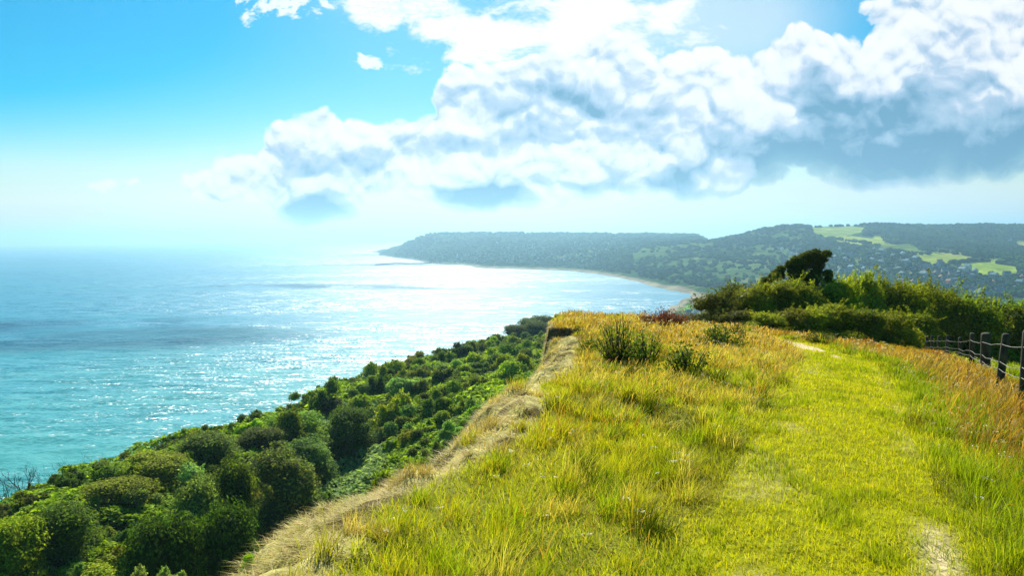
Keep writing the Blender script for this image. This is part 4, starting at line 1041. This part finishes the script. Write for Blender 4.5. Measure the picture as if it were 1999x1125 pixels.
# ------------------------------------------------------------------ sky with clouds
def build_world():
    w = bpy.data.worlds.new('World'); bpy.context.scene.world = w; w.use_nodes = True
    nt = w.node_tree; nt.nodes.clear(); L = nt.links.new
    out = nd(nt, 'ShaderNodeOutputWorld')
    class S:
        def __init__(s, k): s.k = k
        def _b(s, op, o, c=None, clamp=False):
            n = nt.nodes.new('ShaderNodeMath'); n.operation = op; n.use_clamp = clamp
            for i, v in enumerate((s, o, c)):
                if v is None: continue
                if isinstance(v, S): L(v.k, n.inputs[i])
                else: n.inputs[i].default_value = v
            return S(n.outputs[0])
        def __add__(s, o): return s._b('ADD', o)
        def __sub__(s, o): return s._b('SUBTRACT', o)
        def __mul__(s, o): return s._b('MULTIPLY', o)
        def __truediv__(s, o): return s._b('DIVIDE', o)
        def ma(s, m, a): return s._b('MULTIPLY_ADD', m, a)
        def sq(s): return s._b('MULTIPLY', s)
        def sqrt(s): return s._b('SQRT', None)
        def smax(s, o, k): return s._b('SMOOTH_MAX', o, k)
        def mx(s, o): return s._b('MAXIMUM', o)
        def ss(s, a, b, t0=0., t1=1.):
            n = nt.nodes.new('ShaderNodeMapRange'); n.interpolation_type = 'SMOOTHSTEP'; L(s.k, n.inputs[0])
            setin(n, From_Min=a, From_Max=b, To_Min=t0, To_Max=t1); return S(n.outputs[0])
    tc = nd(nt, 'ShaderNodeTexCoord'); sep = nd(nt, 'ShaderNodeSeparateXYZ'); L(tc.outputs['Generated'], sep.inputs[0])
    X, Y, Z = (S(sep.outputs[i]) for i in range(3))
    Ya = Y.mx(0.05); U = X / Ya; V = Z / Ya
    front = Y.ss(0.1, 0.3)
    def comb(a, b, c=0.0):
        n = nd(nt, 'ShaderNodeCombineXYZ')
        for i, v in enumerate((a, b, c)):
            if isinstance(v, S): L(v.k, n.inputs[i])
            else: n.inputs[i].default_value = v
        return n.outputs[0]
    def noise(vec, scale, det, rough=.55, col=False):
        n = nd(nt, 'ShaderNodeTexNoise'); setin(n, Scale=scale, Detail=det, Roughness=rough); L(vec, n.inputs['Vector']); return n.outputs['Color'] if col else S(n.outputs[0])
    def voro(vec, scale, det):
        n = nd(nt, 'ShaderNodeTexVoronoi', feature='F1', normalize=True); setin(n, Scale=scale, Detail=det, Roughness=.55, Lacunarity=2.3); L(vec, n.inputs['Vector']); return S(n.outputs['Distance'])
    # warp
    wv = noise(comb(U, V, 1.3), 9, 3, .6, True); ws = nd(nt, 'ShaderNodeSeparateColor'); L(wv, ws.inputs[0])
    U2 = (S(ws.outputs[0]) - .5).ma(.055, U); V2 = (S(ws.outputs[1]) - .5).ma(.045, V)
    def ell(px, py, rx, ry, rot=0, u=None, v=None):
        d = pdir(px, py); cx, cy = d[0] / d[1], d[2] / d[1]; k = 1.0 / math.cos(math.atan(cx)) ** 0
        c, s = math.cos(math.radians(rot)), math.sin(math.radians(rot)); rx, ry = rx / FPX, ry / FPX
        du = (u or U2) - cx; dv = (v or V2) - cy
        a = (du * (c / rx)) + (dv * (s / rx)); b = (du * (-s / ry)) + (dv * (c / ry))
        return (a.sq() + b.sq()).sqrt() * -1.0 + 1.0
    def union(L_, k=.12):
        r = ell(*L_[0])
        for e in L_[1:]: r = r.smax(ell(*e), k)
        return r
    main = union([(800, 285, 400, 85, 8), (1010, 240, 300, 140, 10), (1180, 235, 260, 140), (1420, 230, 260, 150, 5), (1540, 170, 170, 115, 0), (1750, 210, 330, 165, 5), (1960, 170, 380, 200), (1900, 50, 270, 120, 20), (660, 335, 290, 62, 4), (955, 360, 210, 62), (1250, 330, 280, 66), (605, 388, 125, 66), (520, 360, 150, 30)])
    upper = union([(930, 45, 310, 120, -14), (1130, 50, 280, 120, 10), (760, 0, 190, 85, -10), (1050, -150, 600, 170), (1290, 30, 110, 60, 20)])
    puffs = union([(560, 12, 110, 40, 8), (717, 119, 45, 16), (217, 365, 90, 16, 2), (580, -20, 120, 40)], .02)
    def puff(du, dv, det):
        # rounded cauliflower lumps: three octaves of cell distances pushed about by fine noise
        q = comb(U2 + du, (V2 + dv) * 1.15, .37)
        n = noise(q, 7, det + 4, .55)
        f = noise(q, 30, 4, .6, True); va = nd(nt, 'ShaderNodeVectorMath', operation='MULTIPLY_ADD'); L(f, va.inputs[0]); va.inputs[1].default_value = (.022, .022, .0); L(q, va.inputs[2])
        r = (n - .5) * .9
        for sc_, am_ in ((9, .55), (21, .30), (47, .15))[:det]:
            v = nd(nt, 'ShaderNodeTexVoronoi', feature='F1'); setin(v, Scale=float(sc_), Detail=0.0); L(va.outputs[0], v.inputs['Vector']); v.normalize = False
            dist = S(v.outputs['Distance']); r = r + (dist.sq() * -1.0 + .30) * am_
        return r
    d1 = puff(0, 0, 3); d2 = puff(.003, .011, 3)
    n1 = noise(comb(U2, V2, 3.1), 6, 5, .5)
    A, B = pdir(450, 500), pdir(1999, 372); ua, va_ = A[0] / A[1], A[2] / A[1]; ub, vb = B[0] / B[1], B[2] / B[1]
    kb = (vb - va_) / (ub - ua)
    above = V2 - (U2 * kb + (va_ - kb * ua))                       # height over the flat cloud base
    flat = above.ss(-.02, .045, -.7, 0.0)
    dm = main.ma(1.0, d1 * 1.05) + flat
    du = noise(comb(U2, V2 * 1.9, 2.7), 13, 9, .62)
    dup = (du - .56).ma(2.3, upper * .8)
    npf = noise(comb(U2, V2 * 1.5, 8.3), 34, 6, .62); dpf = (npf - .58).ma(3.4, puffs)
    tw = above.ss(.0, .09); am = dm.ss(-.02, .5) * (tw * -1.0 + 1.0) + dm.ss(.03, .14) * tw; au = dup.ss(.02, .45); ap = dpf.ss(.05, .5)
    # lower skirt of the main bank is softer
    alpha = (am.mx(au)).mx(ap * .9) * front * .985
    # shading: relief towards the sun above, plus deep shadowed bellies
    relief = d1 - d2
    dark = union([(1760, 255, 420, 110, 3), (1990, 280, 330, 100), (1470, 290, 330, 90), (1140, 245, 250, 95, -8), (950, 355, 110, 70), (608, 408, 110, 45), (1260, 345, 300, 50), (800, 310, 260, 45, 6), (1700, 190, 150, 80)], .1)
    deep = union([(1990, 290, 400, 105, 3), (1600, 320, 360, 100, 3), (950, 380, 110, 60), (608, 418, 105, 45), (1680, 220, 260, 100)], .1)
    dk = n1.ma(1.1, dark - .55)
    dp = n1.ma(.8, deep - .4)
    soft = dp.ss(-.1, .6)
    shade = dk.ss(-.3, .6) * .40 + dp.ss(-.2, .7) * .26 + above.ss(.17, 0) * (soft * .7 + .12) * .55 + dm.ss(.5, 1.2) * .08 - relief * (soft * -1.0 + 2.4) + .15
    n3 = noise(comb(U2, V2 * 1.6, 5.1), 14, 5, .6)
    fr = union([(1330, 300, 60, 32, 10), (1420, 335, 75, 38), (1100, 330, 95, 40), (1010, 345, 60, 32), (1250, 325, 70, 40), (1150, 300, 80, 36), (870, 330, 130, 42), (610, 362, 95, 26), (930, 318, 120, 30), (1480, 210, 110, 60), (1700, 150, 120, 50), (1990, 150, 60, 70)], .06)
    frt = (d1 * .9 + fr).ss(.0, .5)
    shade = (shade + (n3 - .5) * (soft * .9 + .15)) * (frt * -.65 + 1.0) - relief * frt * 1.0
    shade = shade * (am.ss(.2, 1).mx(soft.mx(above.ss(.1, .02)))) * (au * dm.ss(.5, .05)).ss(.0, 1., 1., .3)
    cr = nd(nt, 'ShaderNodeValToRGB'); L(shade.k, cr.inputs[0]); e = cr.color_ramp.elements
    e[0].position = .0; e[0].color = (1, 1, 1, 1); e[1].position = 1.0; e[1].color = (.13, .32, .49, 1)
    for p, c in ((.2, (.88, .92, .97, 1)), (.45, (.52, .65, .82, 1)), (.75, (.31, .50, .69, 1))):
        q = e.new(p); q.color = c
    k = 2 ** -EXPO
    bgc = nd(nt, 'ShaderNodeBackground'); L(cr.outputs[0], bgc.inputs[0]); bgc.inputs[1].default_value = .99 * k
    sky = nd(nt, 'ShaderNodeTexSky', sky_type='NISHITA'); sky.sun_disc = False; sky.sun_elevation = SUN_EL; sky.sun_rotation = SUN_AZ; sky.altitude = 100; sky.air_density = 1.0; sky.dust_density = 0.6; sky.ozone_density = 1.6
    hs = nd(nt, 'ShaderNodeHueSaturation'); setin(hs, Hue=.48, Saturation=2.5, Value=1.0); L(sky.outputs[0], hs.inputs['Color'])
    bgs = nd(nt, 'ShaderNodeBackground'); L(hs.outputs[0], bgs.inputs[0]); bgs.inputs[1].default_value = 0.05
    # thin high veil
    low = V.ss(.16, .0) * .8
    veil = ((union([(1400, 40, 330, 150), (1180, 90, 250, 120)]).ss(-.1, .8) * .7).mx(ell(650, 380, 620, 150).ss(0, .8) * .55).mx(low).mx(ell(1650, 420, 900, 110, 0, U, V).ss(0, .6) * .8)) * front
    bgv = nd(nt, 'ShaderNodeBackground'); bgv.inputs[0].default_value = (.74, .85, .90, 1); bgv.inputs[1].default_value = k
    m0 = nd(nt, 'ShaderNodeMixShader'); L(veil.k, m0.inputs[0]); L(bgs.outputs[0], m0.inputs[1]); L(bgv.outputs[0], m0.inputs[2])
    m1 = nd(nt, 'ShaderNodeMixShader'); L(alpha.k, m1.inputs[0]); L(m0.outputs[0], m1.inputs[1]); L(bgc.outputs[0], m1.inputs[2])
    L(m1.outputs[0], out.inputs[0])
    w.cycles.sampling_method = 'MANUAL'; w.cycles.sample_map_resolution = 512
build_world()

# ------------------------------------------------------------------ unseen clouds overhead, above the frame, placed to cast shadows on the bay
def cloud_mat():
    m, nt, out = new_mat('cloud_vapour'); L = nt.links.new
    d = nd(nt, 'ShaderNodeBsdfDiffuse'); d.inputs[0].default_value = (.9, .9, .9, 1)
    t = nd(nt, 'ShaderNodeBsdfTranslucent'); t.inputs[0].default_value = (.9, .9, .9, 1)
    a = nd(nt, 'ShaderNodeMixShader'); L(d.outputs[0], a.inputs[1]); L(t.outputs[0], a.inputs[2])
    p = nd(nt, 'ShaderNodeBsdfTransparent'); b = nd(nt, 'ShaderNodeMixShader'); b.inputs[0].default_value = .12
    L(p.outputs[0], b.inputs[1]); L(a.outputs[0], b.inputs[2]); L(b.outputs[0], out.inputs[0])
    return m
M_cloud = cloud_mat()
def overhead(cx, cy, rx, ry, rot, n, z=2600.0):
    # the shadow is wanted round (cx, cy) on the sea: the cloud stands towards the sun from there
    k = (z - SEA) / math.tan(SUN_EL); ox, oy = cx + k * math.sin(SUN_AZ), cy + k * math.cos(SUN_AZ)
    mb = MB(); th = np.linspace(0, math.pi, 8); ph = np.linspace(0, 2 * math.pi, 13)[:-1]
    for q in range(n):
        a = rng.random() * 6.28; u = math.sqrt(rng.random()); x, y = u * rx * math.cos(a), u * ry * math.sin(a)
        r = rng.uniform(.3, .6) * ry * (1.1 - .6 * u); c, s_ = math.cos(rot), math.sin(rot)
        V = np.array([[math.sin(t) * math.cos(p) * 1.7, math.sin(t) * math.sin(p), max(math.cos(t) * .8, -.12)] for t in th for p in ph]) * r * (1 + .25 * (rng.random((96, 1)) - .5))
        V = V + np.array([x, y, 0]); V = np.c_[V[:, 0] * c - V[:, 1] * s_, V[:, 0] * s_ + V[:, 1] * c, V[:, 2]]
        F = []
        for i in range(7):
            for j in range(12):
                p, w = i * 12 + j, i * 12 + (j + 1) % 12; F += [(p, w, w + 12), (p, w + 12, p + 12)]
        mb.add(V, F)
    o = link('cloud', mb.mesh('cloud', [M_cloud], True), None, (ox, oy, z)); tag(o, 'unseen white cloud above the frame, placed for its shadow on the bay', 'cloud', None, 'structure')
overhead(-470, 1880, 330, 90, -.2, 26)
overhead(-200, 1760, 260, 60, -.3, 14)
overhead(-430, 900, 210, 110, .1, 26)
overhead(-700, 1050, 260, 100, .1, 24)
overhead(-500, 3300, 500, 150, .0, 24)
overhead(-900, 5200, 700, 260, .0, 24)

# ------------------------------------------------------------------ sun, camera, render settings
sd = bpy.data.lights.new('sun', 'SUN'); sd.energy = 4.5; sd.angle = math.radians(.53); sd.color = (1.0, .95, .84)
so = bpy.data.objects.new('sun', sd); C.objects.link(so)
sv = Vector((math.sin(SUN_AZ) * math.cos(SUN_EL), math.cos(SUN_AZ) * math.cos(SUN_EL), math.sin(SUN_EL)))
so.rotation_euler = (-sv).to_track_quat('-Z', 'Y').to_euler(); so.location = (0, 0, 60)
cd = bpy.data.cameras.new('camera'); cam = bpy.data.objects.new('camera', cd); C.objects.link(cam)
cd.sensor_width = 36; cd.lens = 36 * FPX / 1999; cd.clip_start = .1; cd.clip_end = 80000
M = Matrix(((RT[0], UP[0], -FW[0], 0), (RT[1], UP[1], -FW[1], 0), (RT[2], UP[2], -FW[2], EYE), (0, 0, 0, 1)))
cam.matrix_world = M
sc = bpy.context.scene; sc.camera = cam
sc.view_settings.view_transform = 'Standard'; sc.view_settings.look = 'None'; sc.view_settings.exposure = EXPO; sc.view_settings.gamma = 1
sc.render.engine = 'CYCLES'
cy = sc.cycles; cy.use_denoising = True; cy.max_bounces = 6; cy.diffuse_bounces = 3; cy.glossy_bounces = 2; cy.transmission_bounces = 3; cy.transparent_max_bounces = 24; cy.volume_bounces = 0
cy.use_adaptive_sampling = True; cy.adaptive_threshold = .01; cy.sample_clamp_indirect = 4; cy.sample_clamp_direct = 12
